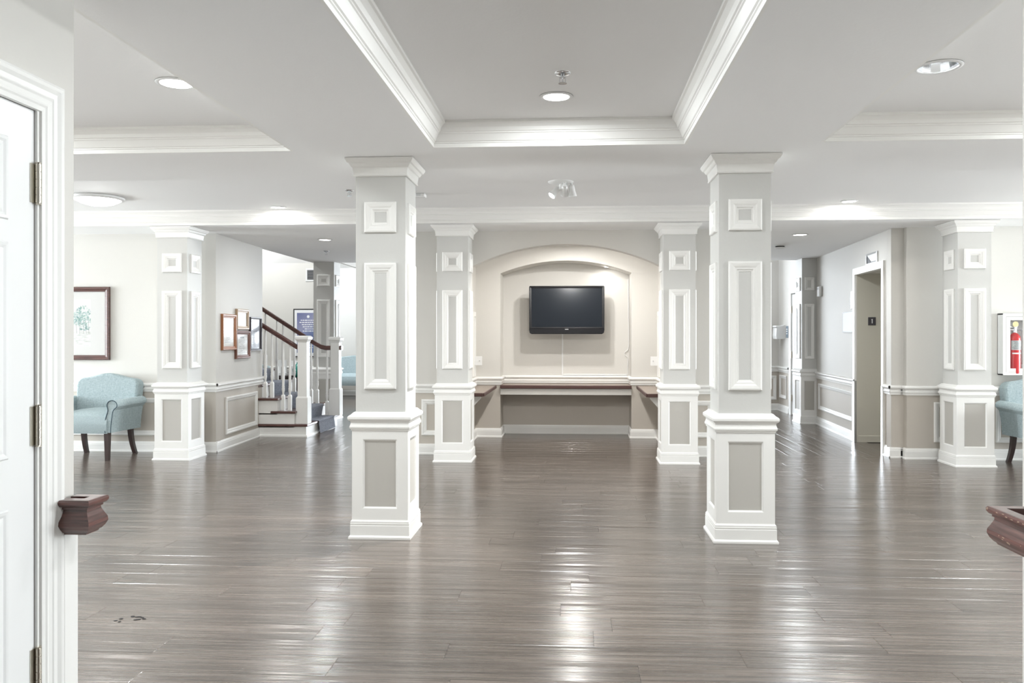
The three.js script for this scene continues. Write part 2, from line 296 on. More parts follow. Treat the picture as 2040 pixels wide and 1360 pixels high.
// ------------------------------------------------------------------ walls of the lobby
wall('wall_back_left', 'pale wall behind the left armchair with taupe dado', -11.2, 8.85, -4.05, 8.85, { panels: [[3.5, 4.6], [4.75, 6.98]], e1: 0.02 });
wall('wall_hall_left', 'pale hall wall carrying four framed certificates', -4.05, 8.85, -4.12, 10.38, { panels: [[0.27, 1.31, 0.165, 0.6]], e0: 0.02 });
{ // back wall right of the elevator recess, with a shallow step
  wall('wall_back_right', 'beige wall section beside the elevator corner', 3.405, 8.885, 3.535, 8.885, { e0: 0.02 });
  const g = structure('wall_right_of_step', 'pale wall behind the right armchair', 'wall');
  part(g, 'plaster', box(3.535, 10.8, 0.73, S, -8.92, -8.80), M.wall); part(g, 'dado', box(3.535, 10.8, 0, 0.73, -8.92, -8.80), M.dado);
  const P = [[3.50, -8.885], [3.535, -8.885], [3.535, -8.80], [10.8, -8.80]];
  part(g, 'chair_rail', sweep(P, RAIL), M.trim); part(g, 'baseboard', sweep(P, BASE), M.trim);
  for (const [a, b] of [[3.815, 4.285], [4.45, 6.5]]) part(g, 'panel_frame', mould(a, 0.185, b, 0.61, FRAME, -8.80), M.trim);
}
// elevator wall, turned a little off the room's axis
function along(D) { return 3.41 + (D - 8.9) * 0.0585; }
wall('wall_elevator_near', 'narrow wall between elevator recess and room corner', along(9.13), 9.13, along(8.885), 8.885, { panels: [], t: 0.2 });
wall('wall_elevator_far', 'bright hall wall with framed notice and panel moulding', along(12.3), 12.3, along(10.2), 10.2, { panels: [[0.22, 1.98, 0.235, 0.615]], t: 0.15 });
{
  const g = structure('wall_elevator_recess', 'deep beige elevator recess with white frame', 'wall');
  const a = [along(9.13), -9.13], b = [along(10.2), -10.2];
  part(g, 'header', fromQuads([[[b[0], 2.085, b[1]], [a[0], 2.085, a[1]], [a[0], S, a[1]], [b[0], S, b[1]]], [[b[0], 2.085, b[1]], [b[0] + 0.5, 2.085, b[1]], [a[0] + 0.5, 2.085, a[1]], [a[0], 2.085, a[1]]]]), M.wall);
  part(g, 'recess_wall', box(b[0] + 0.004, 4.05, 0, 2.085, -10.30, -10.185), M.jambBeige, 'beige side of the recess');
  part(g, 'recess_back', box(3.98, 4.08, 0, 2.085, -10.2, -9.13), M.jambBeige);
  part(g, 'recess_near_side', box(a[0] + 0.2, 4.05, 0, 2.085, -9.13, -9.03), M.jambBeige);
  part(g, 'recess_base', sweep([[b[0] + 0.02, -10.185], [3.98, -10.185]], [[0, 0], [0.012, 0], [0.012, 0.075], [0.004, 0.082], [0, 0.082]]), M.jambBeige);
  const F = (D0, D1, y0, y1, n, mat, pr = 0.022) => { const x0 = along(D0), x1 = along(D1); part(g, n, fromQuads([[[x1 - pr, y0, -D1], [x0 - pr, y0, -D0], [x0 - pr, y1, -D0], [x1 - pr, y1, -D1]], [[x0 - pr, y0, -D0], [x0 + 0.02, y0, -D0], [x0 + 0.02, y1, -D0], [x0 - pr, y1, -D0]], [[x1 + 0.06, y0, -D1], [x1 - pr, y0, -D1], [x1 - pr, y1, -D1], [x1 + 0.06, y1, -D1]], [[x1 - pr, y1, -D1], [x0 - pr, y1, -D0], [x0 + 0.05, y1, -D0], [x1 + 0.05, y1, -D1]], [[x1 + 0.05, y0, -D1], [x0 + 0.05, y0, -D0], [x0 - pr, y0, -D0], [x1 - pr, y0, -D1]]]), mat); };
  F(10.2, 10.28, 0, 2.15, 'door_frame', M.trim); F(9.10, 9.17, 0, 2.15, 'door_frame', M.trim); F(9.17, 10.2, 2.07, 2.15, 'door_frame', M.trim);
  F(10.19, 10.285, 0.0, 0.76, 'corner_guard', M.steel, 0.026); F(9.105, 9.165, 0, 0.76, 'corner_guard', M.steel, 0.026);
}
wall('wall_hall_right_far', 'bluish white wall around the far hall door', 3.6, 14.45, 3.6, 13.74, { panels: [[0.1, 0.56, 0.235, 0.63]], top: 2.8 });
wall('wall_hall_right_end', 'pale wall end at the back of the elevator hall', 3.2, 14.45, 3.6, 14.45, { panels: [[0.02, 0.36]], top: 2.8 });
{ const g = structure('wall_above_far_door', 'white wall over the far hall door', 'wall', 3.6, 0, 13.74, -Math.PI / 2); part(g, 'plaster', box(0, 1.2, 2.08, 2.8, -0.12, 0), M.wall); }
// television alcove
const arcY = (x, xc, top, R) => top - (R - Math.sqrt(R * R - (x - xc) ** 2));
function archHeader(x0, x1, xa, xb, xc, top, R, z0, z1) {      // wall above an arched opening xa..xb
  const pts = [[x0, S], [x0, arcY(xa, xc, top, R)]]; for (let i = 0; i <= 36; i++) { const x = xa + (xb - xa) * i / 36; pts.push([x, arcY(x, xc, top, R)]); }
  pts.push([x1, arcY(xb, xc, top, R)], [x1, S]); return extrudeXY(polyShape(pts), z0, z1);
}
{
  const g = structure('wall_arch', 'beige wall with wide arched opening to the television alcove', 'wall');
  const xa = -1.275, xb = 1.067;
  part(g, 'arch_header', archHeader(-1.82, 1.62, xa, xb, -0.104, 2.325, 2.35, -9.0, -8.85), M.wall);
  const spring = arcY(xa, -0.104, 2.325, 2.35);
  for (const [a, b, p0, p1] of [[-1.82, xa, -1.70, -1.36], [xb, 1.62, 1.15, 1.50]]) {
    part(g, 'pier', box(a, b, 0.73, spring, -9.0, -8.85), M.wall); part(g, 'pier_dado', box(a, b, 0, 0.73, -9.0, -8.85), M.dado);
    part(g, 'chair_rail', sweep([[a, -8.85], [b, -8.85]], RAIL), M.trim); part(g, 'baseboard', sweep([[a, -8.85], [b, -8.85]], BASE), M.trim);
    part(g, 'panel_frame', mould(p0, 0.21, p1, 0.61, FRAME, -8.85), M.trim);
  }
  part(g, 'block_side', box(-1.82, -1.70, 0, S, -11.1, -9.0), M.wall); part(g, 'block_side', box(1.50, 1.62, 0, S, -11.1, -9.0), M.wall);
}
{
  const g = structure('wall_alcove', 'beige alcove walls with arched television niche', 'wall');
  const L = -1.285, R = 1.06, F = -10.385, N = -10.81, na = -0.965, nb = 0.728;
  for (const [a, b] of [[L - 0.12, L], [R, R + 0.12]]) { part(g, 'side_plaster', box(a, b, 0.73, S, N - 0.1, -9.0), M.wall); part(g, 'side_dado', box(a, b, 0, 0.73, N - 0.1, -9.0), M.dado); }
  part(g, 'niche_header', archHeader(L, R, na, nb, -0.118, 2.288, 2.28, N, F), M.wall);
  for (const [a, b] of [[L, na], [nb, R]]) { part(g, 'face_plaster', box(a, b, 0.73, arcY(na, -0.118, 2.288, 2.28), N, F), M.wall); part(g, 'face_dado', box(a, b, 0, 0.73, N, F), M.dado); }
  part(g, 'niche_back', box(L, R, 0.70, S, N - 0.1, N), M.wall); part(g, 'niche_dado', box(L, R, 0, 0.70, N - 0.1, N), M.dado);
  const P = [[L, -9.0], [L, F], [na, F], [na, N], [nb, N], [nb, F], [R, F], [R, -9.0]];
  part(g, 'chair_rail', sweep(P, RAIL), M.trim); part(g, 'baseboard', sweep(P, BASE), M.trim);
}
// rooms behind and around
wall('wall_rear_left', 'cream wall behind the staircase with air vent', -11.2, 13.8, -4.42, 13.8, { top: 3.5 });
{ const g = structure('trim_1', 'white ledge moulding high on the stairwell wall', 'trim'); part(g, 'ledge', box(-11.2, -4.42, 2.615, 2.655, -13.8, -13.77), M.trim); }
wall('wall_sofa', 'pale wall behind the far blue sofa', -11.2, 17.4, -2.6, 17.4, { top: 2.8 });
wall('wall_rear_return', 'wall return behind the staircase', -4.42, 13.8, -4.42, 14.2, { top: 2.8, t: 0.1 });
wall('wall_rear', 'rear lobby wall with windows', -2.6, 18.3, 3.6, 18.3, { top: 2.8 });
wall('wall_rear_side', 'rear lobby side wall', 3.6, 18.3, 3.6, 14.6, { top: 2.8 });
{
  const g = structure('window_1', 'wide bright rear lobby window', 'window', -0.1, 1.45, 18.22);
  part(g, 'window_frame', frameLoops([[-2.35, -1.08, 2.35, 1.08, 0], [-2.35, -1.08, 2.35, 1.08, 0.06], [-2.24, -0.97, 2.24, 0.97, 0.06], [-2.24, -0.97, 2.24, 0.97, 0.01]]), M.trim);
  part(g, 'window_pane', box(-2.24, 2.24, -0.97, 0.97, 0.005, 0.015), M.windowGlow);
}
for (const [k, sx, turn] of [[2, -11.195, Math.PI / 2], [3, 10.795, -Math.PI / 2]]) {  // both windows are out of view, added to brighten ceilings and sides
  const g = structure('window_' + k, k === 2 ? 'added unseen fill window in the left outer wall' : 'added unseen fill window in the right outer wall', 'window', sx, 1.45, 6.95, turn);
  part(g, 'window_frame', frameLoops([[-1.78, -0.97, 1.78, 0.97, 0], [-1.78, -0.97, 1.78, 0.97, 0.05], [-1.68, -0.87, 1.68, 0.87, 0.05], [-1.68, -0.87, 1.68, 0.87, 0.01]]), M.trim);
  part(g, 'window_pane', box(-1.68, 1.68, -0.87, 0.87, 0.005, 0.015), M.windowGlow);
}
{ // outer shell, out of view
  const g = structure('wall_outer', 'plain outer walls of the lobby', 'wall');
  part(g, 'outer_left', box(-11.4, -11.2, 0, 3.62, -18.5, 3.2), M.wall); part(g, 'outer_right', box(10.8, 11.0, 0, 3.62, -18.5, 3.2), M.wall);
  part(g, 'outer_rear', box(-11.4, 11.0, 0, 3.62, -18.6, -18.42), M.wall); part(g, 'outer_front', box(-11.4, 11.0, 0, 2.7, 3.1, 3.3), M.wall);
}
// ------------------------------------------------------------------ entrance walls, near door and handrails
const XL = -1.68, XR = 1.397;
{
  const g = structure('wall_left', 'light grey entrance wall beside the near door', 'wall');
  const d0 = 1.50, d1 = 2.425;     // door opening along D
  part(g, 'plaster', box(XL - 0.13, XL, 0.75, S, -2.6, -d1), M.wall);
  part(g, 'dado', box(XL - 0.13, XL, 0, 0.75, -2.6, -d1), M.dado);
  part(g, 'plaster', box(XL - 0.13, XL, 2.035, S, -d1, -d0), M.wall);
  part(g, 'plaster', box(XL - 0.13, XL, 0, S, -d0, 3.1), M.wall);
  part(g, 'return_wall', box(-11.2, XL - 0.13, 0, S, -2.6, -2.48), M.wall);
  part(g, 'corner_board', box(XL - 0.002, XL + 0.012, 0.02, 0.675, -2.604, -2.535), M.trim, 'white corner board under the handrail');
}
{
  const g = structure('wall_right', 'right entrance wall edge', 'wall');
  part(g, 'plaster', box(XR, XR + 0.13, 0, S, -2.6, 3.1), M.wall); part(g, 'return_wall', box(XR + 0.13, 10.8, 0, S, -2.6, -2.48), M.wall);
}
{
  const g = structure('door_1', 'white six-panel door with nickel hinges at the left edge', 'door', XL, 0, 0, Math.PI / 2);   // local x = D, local z = room side
  const a = 1.515, b = 2.412;
  part(g, 'door_leaf', box(a, b, 0.012, 2.022, -0.046, -0.008), M.doorWhite);
  for (const [x0, x1] of [[a + 0.11, (a + b) / 2 - 0.05], [(a + b) / 2 + 0.05, b - 0.115]]) for (const [y0, y1] of [[0.25, 0.80], [0.95, 1.60], [1.665, 1.915]])
    part(g, 'raised_panel', frameLoops([[x0, y0, x1, y1, -0.0075], [x0 + 0.004, y0 + 0.004, x1 - 0.004, y1 - 0.004, -0.003], [x0 + 0.012, y0 + 0.012, x1 - 0.012, y1 - 0.012, -0.004], [x0 + 0.02, y0 + 0.02, x1 - 0.02, y1 - 0.02, -0.0075], [x0 + 0.045, y0 + 0.045, x1 - 0.045, y1 - 0.045, -0.003]], { fill: true }), M.doorWhite);
  part(g, 'jamb', frameLoops([[a - 0.012, 0, b + 0.012, 2.032, 0.002], [a - 0.0, 0, b + 0.003, 2.024, 0.002], [a, 0, b + 0.003, 2.024, -0.12]], { open: true }), M.trim);
  const C = [[0, 0], [0, 0.018], [0.008, 0.022], [0.018, 0.02], [0.03, 0.014], [0.045, 0.014], [0.05, 0.017], [0.056, 0.014], [0.07, 0.012], [0.078, 0.014], [0.084, 0.011], [0.098, 0.009], [0.1, 0]];
  part(g, 'casing', frameLoops(C.map(([i, z]) => [a - 0.11 + i, 0, b + 0.112 - i, 2.122 - i, z]), { open: true }), M.trim);
  for (const y of [1.795, 1.038, 0.281]) {
    const h = part(g, 'hinge', merge([0, 1, 2, 3, 4].map((k) => cyl(0.0085, 0.0085, 0.0228, b + 0.004, y - 0.0488 + k * 0.0244, 0.004, 16))), M.nickel, 'nickel butt hinge');
    part(h, 'hinge_leaf', box(b - 0.018, b + 0.003, y - 0.061, y + 0.061, -0.0078, -0.005), M.nickel);
    part(h, 'hinge_pin', merge([cyl(0.006, 0.006, 0.126, b + 0.004, y, 0.004, 12), cyl(0.009, 0.0075, 0.004, b + 0.004, y + 0.064, 0.004, 12), cyl(0.0075, 0.009, 0.004, b + 0.004, y - 0.064, 0.004, 12)]), M.nickel);
  }
}
const HAND = [[0, 0.672], [0.018, 0.672], [0.021, 0.678], [0.026, 0.680], [0.034, 0.690], [0.040, 0.703], [0.039, 0.716], [0.031, 0.732], [0.025, 0.746], [0.024, 0.754], [0.029, 0.756], [0.029, 0.762], [0.036, 0.765], [0.041, 0.772], [0.042, 0.780], [0.038, 0.786], [0.034, 0.787], [0, 0.787], [0, 0.672]];
{
  const g = thing('handrail', 'short mahogany handrail stub beside the white near door', 'handrail');
  part(g, 'rail', sweep([[XL + 0.012, -2.536], [-1.603, -2.536], [-1.603, -2.566], [XL + 0.012, -2.566]], HAND, { caps: true }), M.mahogany);
}
{
  const g = thing('handrail', 'worn mahogany handrail at the right edge of the picture', 'handrail');
  part(g, 'rail', sweep([[XR, -2.562], [1.329, -2.562], [1.329, -0.9]], HAND, { caps: true }), M.mahogany);
  const chips = []; for (let k = 0; k < 34; k++) { const D = 2.0 + rnd() * 0.6, l = 0.003 + rnd() * 0.012, c = cyl(1, 1, 0.0012, 0, 0, 0, 6); c.scale(l * 0.55, 1, 0.0007 + rnd() * 0.0014); c.rotateY(Math.PI / 2); c.rotateZ(Math.PI / 2); const o = k % 4 ? [0.0415, 0.776 + rnd() * 0.006] : [0.0395, 0.698 + rnd() * 0.014]; c.translate(1.329 - o[0], o[1], -D); chips.push(c); }
  part(g, 'worn_chips', merge(chips), M.wornEdge, 'chipped varnish along the edge').userData.kind = 'stuff';
}

// ------------------------------------------------------------------ lamps
function downlight(label, x, D, y, r, color, power, o = {}) {
  const g = thing('recessed_light', label, 'light', x, y, D);
  part(g, 'trim_ring', lathe([[r * 0.80, -0.004], [r * 0.86, -0.008], [r, -0.005], [r * 1.04, 0], [r * 0.8, 0]], 40), M.plasticWhite);
  part(g, 'lens', cyl(r * 0.82, r * 0.82, 0.003, 0, -0.003, 0, 40), M.lens);
  const l = new THREE.RectAreaLight(color, power, r * 1.1, r * 1.1); l.position.set(0, -0.012, 0); l.rotation.x = -Math.PI / 2; g.add(l); return g;
}
downlight('recessed light at the edge of the left ceiling tray', -2.05, 4.02, T, 0.098, NEUTRAL, CAN * 0.22);
downlight('recessed light glowing in the middle of the centre tray', -0.1, 4.37, T, 0.088, NEUTRAL, CAN * 0.45);
downlight('recessed light in the centre tray nearest the entrance', -0.1, 2.95, T, 0.088, NEUTRAL, CAN * 0.32);
downlight('recessed light in the rear coffer left of the columns', -3.0, 7.97, T, 0.078, WARM, CAN * 0.22);
downlight('recessed light in the rear coffer right of the columns', 2.65, 7.95, T, 0.078, WARM, CAN * 0.22);
downlight('recessed light in the hall ceiling before the staircase', -3.0, 9.5, S, 0.085, NEUTRAL, CAN * 0.3);
downlight('recessed light in the elevator hall ceiling', 2.57, 9.36, S, 0.09, NEUTRAL, CAN * 0.3);
downlight('recessed light in the alcove ceiling nearer the television', 0.0, 9.68, S, 0.07, WARM, CAN * 0.75);
downlight('recessed light in the alcove ceiling nearer the arch', 0.0, 9.18, S, 0.07, WARM, CAN * 0.75);
downlight('small light under the arch of the television niche, at the right', 0.42, 10.62, 2.223, 0.045, WARM, CAN * 0.14);
downlight('added unseen fill light over the entrance', -0.1, 1.5, T, 0.088, NEUTRAL, CAN * 0.27);  // out-of-frame lamp added to lift the near floor
for (const [x, D, w] of [[-3.75, 4.1, 'far left of the left ceiling tray'], [3.2, 4.1, 'far right of the right ceiling tray']]) downlight('added unseen fill light at the ' + w, x, D, T, 0.098, NEUTRAL, CAN * 0.9);  // pair added outside the frame to light the tray crowns
{ // right tray can: open reflector
  const g = thing('recessed_light', 'recessed light with open silver reflector in the right tray', 'light', 1.755, T, 4.0);
  part(g, 'trim_ring', lathe([[0.088, -0.003], [0.094, -0.008], [0.108, -0.005], [0.112, 0], [0.088, 0]], 40), M.plasticWhite);
  const pts = []; for (let k = 0; k < 2; k++) pts.push(k);
  const n = 24, q = []; for (let i = 0; i < n; i++) { const p = (k, r, y) => { const a = k / n * Math.PI * 2, rr = r * (k % 2 ? 0.97 : 1); return [Math.cos(a) * rr, y, Math.sin(a) * rr]; }; q.push([p(i, 0.088, 0), p(i + 1, 0.088, 0), p(i + 1, 0.066, 0.075), p(i, 0.066, 0.075)], [p(i, 0.066, 0.075), p(i + 1, 0.066, 0.075), p(i + 1, 0.03, 0.11), p(i, 0.03, 0.11)]); }
  part(g, 'reflector', fromQuads(q), M.chrome, 'faceted silver reflector');
  part(g, 'lamp', cyl(0.032, 0.032, 0.012, 0, 0.108, 0, 24), M.lens);
  part(g, 'housing', cyl(0.1, 0.1, 0.03, 0, 0.135, 0, 24), M.steel);
  const l = new THREE.RectAreaLight(NEUTRAL, CAN * 1.1, 0.045, 0.045); l.position.set(0, 0.098, 0); l.rotation.x = -Math.PI / 2; g.add(l);
}
function dome(label, x, D, y = T, color = WARM, f = 1) {
  const g = thing('ceiling_dome_light', label, 'light', x, y, D);
  part(g, 'rim', lathe([[0.20, -0.03], [0.225, -0.028], [0.232, -0.012], [0.232, 0], [0.2, 0]], 48), M.plasticWhite);
  part(g, 'diffuser', lathe([[0.001, -0.085], [0.07, -0.08], [0.14, -0.062], [0.19, -0.036], [0.205, -0.02]], 48), M.lens);
  const l = new THREE.PointLight(color, f * DOME * (f > 1 ? 0.11 : 0.03), 0, 2); l.position.set(0, -0.05, 0); l.castShadow = true; l.shadow.radius = 1; g.add(l);
  const a = new THREE.RectAreaLight(color, f * DOME, 0.26, 0.26); a.position.set(0, -0.09, 0); a.rotation.x = -Math.PI / 2; g.add(a);
}
dome('round flush dome light in the rear coffer on the left', -4.47, 7.28);
dome('round flush dome light in the rear coffer beyond the right edge', 4.35, 7.28);
dome('added unseen dome light high over the staircase', -5.6, 12.3, 3.5, NEUTRAL, 8);  // added out of view because the stair zone rendered too dark
dome('added unseen dome light in the rear lobby by the far hall door', 2.3, 13.9, 2.78, DAY, 1.5);  // hidden fill added to brighten the end of the right hall
dome('added unseen dome light in the far sofa room', -5.4, 15.5, 3.5, DAY, 14);  // hidden fill added to lighten the wall behind the sofa
{ // three-headed spot fixture on the bowed soffit
  const g = thing('spot_fixture', 'white three-headed spotlight fixture on the bowed soffit', 'light', -0.105, S, 6.04);
  part(g, 'canopy', lathe([[0.001, -0.018], [0.045, -0.018], [0.075, -0.012], [0.094, -0.006], [0.096, 0]], 40), M.plasticWhite);
  part(g, 'stem', cyl(0.02, 0.026, 0.05, 0.01, -0.036, 0, 20), M.plasticWhite);
  for (const [x, y, z, rx, rz, lit, cone, cd] of [[-0.045, -0.078, 0.0, -0.45, -0.62, true, 0.6, 8], [0.03, -0.066, 0.0, 0.85, 0.0, true, 0.95, 2.6], [0.085, -0.072, 0.0, 0.1, 0.12, false]]) {
    const h = part(g, 'lamp_head', lathe([[0.001, 0.05], [0.018, 0.046], [0.022, 0.03], [0.024, 0.0], [0.030, -0.032], [0.031, -0.04], [0.027, -0.04], [0.022, -0.02]], 24), M.plasticWhite);
    h.position.set(x, y, z); h.rotation.set(rx, 0, rz);
    part(h, 'knuckle', cyl(0.009, 0.009, 0.05, 0, 0.055, 0, 12), M.plasticWhite);
    part(h, lit ? 'lamp_lens' : 'dark_lens', cyl(0.0265, 0.0265, 0.006, 0, -0.034, 0, 24), lit ? M.lens : M.plasticGrey);
    if (lit) { const l = new THREE.SpotLight(WARM, cd, 0, cone, 0.6, 2); l.position.set(0, -0.045, 0); l.castShadow = true; const t = new THREE.Object3D(); t.position.set(0, -1, 0); h.add(t); l.target = t; h.add(l); }
  }
}
function sprinkler(label, x, D, y) {
  const g = thing('sprinkler', label, 'sprinkler', x, y, D, 0);
  part(g, 'escutcheon', lathe([[0.012, -0.012], [0.03, -0.010], [0.04, -0.002], [0.041, 0]], 24), M.chrome);
  part(g, 'body', merge([cyl(0.009, 0.011, 0.02, 0, -0.016, 0, 14), box(-0.016, -0.012, -0.048, -0.02, -0.003, 0.003), box(0.012, 0.016, -0.048, -0.02, -0.003, 0.003), cyl(0.004, 0.004, 0.03, 0, -0.038, 0, 10)]), M.chrome);
  part(g, 'deflector', cyl(0.021, 0.021, 0.003, 0, -0.051, 0, 16), M.chrome);
}
sprinkler('chrome sprinkler head beside the light of the centre tray', -0.06, 3.985, T);
sprinkler('chrome sprinkler head in the rear coffer beside the left front column', -2.016, 7.087, T);
sprinkler('chrome sprinkler head in the hall ceiling before the staircase', -3.394, 10.80, S);
{
  const g = thing('smoke_detector', 'white smoke detector on the elevator hall ceiling', 'detector', 2.62, S, 10.45);
  part(g, 'base', cyl(0.075, 0.075, 0.012, 0, -0.007, 0, 32), M.plasticWhite); part(g, 'grille', cyl(0.056, 0.056, 0.018, 0, -0.02, 0, 32), M.holeDark); part(g, 'cap', lathe([[0.001, -0.052], [0.04, -0.05], [0.064, -0.04], [0.07, -0.03], [0.06, -0.027]], 32), M.plasticWhite);
}
{
  const g = thing('smoke_detector', 'small boxy white alarm on the coffer ceiling behind the left front column', 'detector', -1.41, T, 7.30);
  part(g, 'base', rbox(0.09, 0.034, 0.09, 0.01, 0, -0.018, 0), M.plasticWhite); for (let k = 0; k < 2; k++) part(g, 'vent_slot', box(-0.036, 0.006, -0.024 + k * 0.011, -0.02 + k * 0.011, 0.044, 0.0465), M.plasticGrey);
}

// ------------------------------------------------------------------ television alcove things
{
  const W = 0.975, H = 0.622, g = thing('television', 'wall-mounted black flat screen television in the arched niche', 'television', -0.105, 1.342, 10.50);
  const sh = polyShape([[-W / 2 + 0.03, 0], [W / 2 - 0.03, 0], [W / 2 - 0.008, 0.014], [W / 2, 0.05], [W / 2, H - 0.012], [W / 2 - 0.006, H], [-W / 2 + 0.006, H], [-W / 2, H - 0.012], [-W / 2, 0.05], [-W / 2 + 0.008, 0.014]]);
  const geo = new THREE.ExtrudeGeometry(sh, { depth: 0.055, bevelEnabled: true, bevelSize: 0.004, bevelThickness: 0.008, bevelSegments: 2 }); geo.translate(0, 0, -0.055); part(g, 'case', uvBox(geo), M.tvBlack);
  part(g, 'bezel', frameLoops([[-W / 2 + 0.002, 0.07, W / 2 - 0.002, H - 0.004, 0.0085], [-W / 2 + 0.006, 0.074, W / 2 - 0.006, H - 0.008, 0.014], [-W / 2 + 0.026, 0.086, W / 2 - 0.026, H - 0.026, 0.012], [-W / 2 + 0.03, 0.09, W / 2 - 0.03, H - 0.03, 0.0088]]), M.tvBlack);
  part(g, 'screen', box(-W / 2 + 0.028, W / 2 - 0.028, 0.088, H - 0.028, 0.0082, 0.0092), M.tvScreen);
  const c = document.createElement('canvas'); c.width = 128; c.height = 36; const x = c.getContext('2d'); x.fillStyle = '#050506'; x.fillRect(0, 0, 128, 36); x.fillStyle = '#f2f2f2'; x.font = 'bold 34px sans-serif'; x.textAlign = 'center'; x.textBaseline = 'middle'; x.fillText('SANYO', 64, 19, 122);
  const t = new THREE.CanvasTexture(c); t.colorSpace = THREE.SRGBColorSpace;
  const logo = new THREE.PlaneGeometry(0.052, 0.0146); logo.translate(0.0, 0.058, 0.0092); part(g, 'maker_mark', logo, std(1, 1, 1, 0.4, { map: t }), 'small white lettering');
  part(g, 'wall_mount', merge([box(-0.2, 0.2, 0.15, 0.5, -0.085, -0.06), box(-0.03, 0.03, 0.28, 0.36, -0.30, -0.08), box(-0.12, 0.12, 0.2, 0.44, -0.308, -0.295)]), M.black);
}
{
  const g = thing('cable_cover', 'white cable channel running down below the television', 'cable cover');
  const x = -0.165; part(g, 'vertical_channel', rbox(0.018, 0.56, 0.012, 0.003, x, 1.065, -10.803), M.plasticWhite); part(g, 'horizontal_channel', rbox(0.86, 0.016, 0.012, 0.003, x + 0.43, 0.795, -10.803), M.plasticWhite);
}
{
  const g = thing('cable', 'thin white cable with a loop at the right edge of the niche', 'cable');
  part(g, 'wire', tube([[0.715, 2.08, -10.80], [0.716, 1.6, -10.80], [0.716, 1.16, -10.80], [0.70, 1.12, -10.795], [0.668, 1.10, -10.79], [0.662, 1.07, -10.79], [0.685, 1.045, -10.79], [0.705, 1.03, -10.795], [0.706, 0.9, -10.8], [0.704, 0.79, -10.8]], 0.0045, 90), M.plasticWhite);
}
function counter(label, x0, x1, D0, D1, edge) {
  const g = thing('counter', label, 'counter'), y = 0.676;
  part(g, 'worktop', rbox(x1 - x0, 0.036, D1 - D0, 0.008, (x0 + x1) / 2, y - 0.018, -(D0 + D1) / 2), M.counter);
  return g;
}
{
  let g = counter('brown laminate counter across the niche below the television', -0.962, 0.725, 10.36, 10.79);
  part(g, 'edge_strip', rbox(1.69, 0.044, 0.02, 0.008, -0.118, 0.656, -10.352), M.counterEdge, 'dark reddish front edge'); part(g, 'apron', box(-0.962, 0.725, 0.555, 0.634, -10.40, -10.37), M.wall);
  g = counter('brown side counter along the left alcove wall', -1.265, -1.02, 8.92, 10.33);
  part(g, 'edge_strip', rbox(0.245, 0.04, 0.02, 0.008, -1.1425, 0.658, -8.915), M.counterEdge); part(g, 'edge_strip', rbox(0.018, 0.04, 1.41, 0.007, -1.014, 0.658, -9.625), M.counterEdge);
  part(g, 'bracket', extrudeXY(polyShape([[-1.28, 0.40], [-1.255, 0.40], [-1.06, 0.61], [-1.06, 0.64], [-1.28, 0.64]]), -9.06, -9.03), M.trim, 'white triangular bracket');
  g = counter('brown side counter along the right alcove wall', 0.80, 1.055, 8.92, 10.33);
  part(g, 'edge_strip', rbox(0.255, 0.04, 0.02, 0.008, 0.928, 0.658, -8.915), M.counterEdge); part(g, 'edge_strip', rbox(0.018, 0.04, 1.41, 0.007, 0.794, 0.658, -9.625), M.counterEdge);
  part(g, 'bracket', extrudeXY(polyShape([[1.055, 0.40], [1.03, 0.40], [0.84, 0.61], [0.84, 0.64], [1.055, 0.64]]), -9.06, -9.03), M.trim, 'white triangular bracket');
}
for (const s of [-1, 1]) {
  const x = s < 0 ? -1.285 : 1.06, g = thing('wall_track', s < 0 ? 'slotted metal track with latch plate on the left alcove wall' : 'slotted metal track with latch plate on the right alcove wall', 'bracket', x, 0, 10.15);
  const f = -s;   // towards the room
  part(g, 'track_frame', merge([box(f > 0 ? 0 : -0.022, f > 0 ? 0.022 : 0, 0.80, 1.62, -0.085, -0.06), box(f > 0 ? 0 : -0.022, f > 0 ? 0.022 : 0, 0.80, 1.62, 0.06, 0.085), box(f > 0 ? 0 : -0.022, f > 0 ? 0.022 : 0, 1.56, 1.62, -0.06, 0.06)]), M.trim);
  part(g, 'track_plate', box(f > 0 ? 0 : -0.008, f > 0 ? 0.008 : 0, 0.80, 1.56, -0.06, 0.06), M.steel);
  for (let k = 0; k < 7; k++) part(g, 'slot', cyl(0.008, 0.008, 0.003, 0, 0, 0, 12).rotateZ(Math.PI / 2).translate(f * 0.009, 0.86 + k * 0.11, k % 2 ? 0.03 : -0.02), M.holeDark);
  const l = part(g, 'latch_plate', rbox(0.115, 0.115, 0.006, 0.003, f * 0.06, 1.0, 0.062), M.plasticWhite, 'pale metal latch plate');
  part(l, 'screw', cyl(0.008, 0.008, 0.006, 0, 0, 0, 12).rotateX(Math.PI / 2).translate(f * 0.085, 1.0, 0.067), M.steel);
}

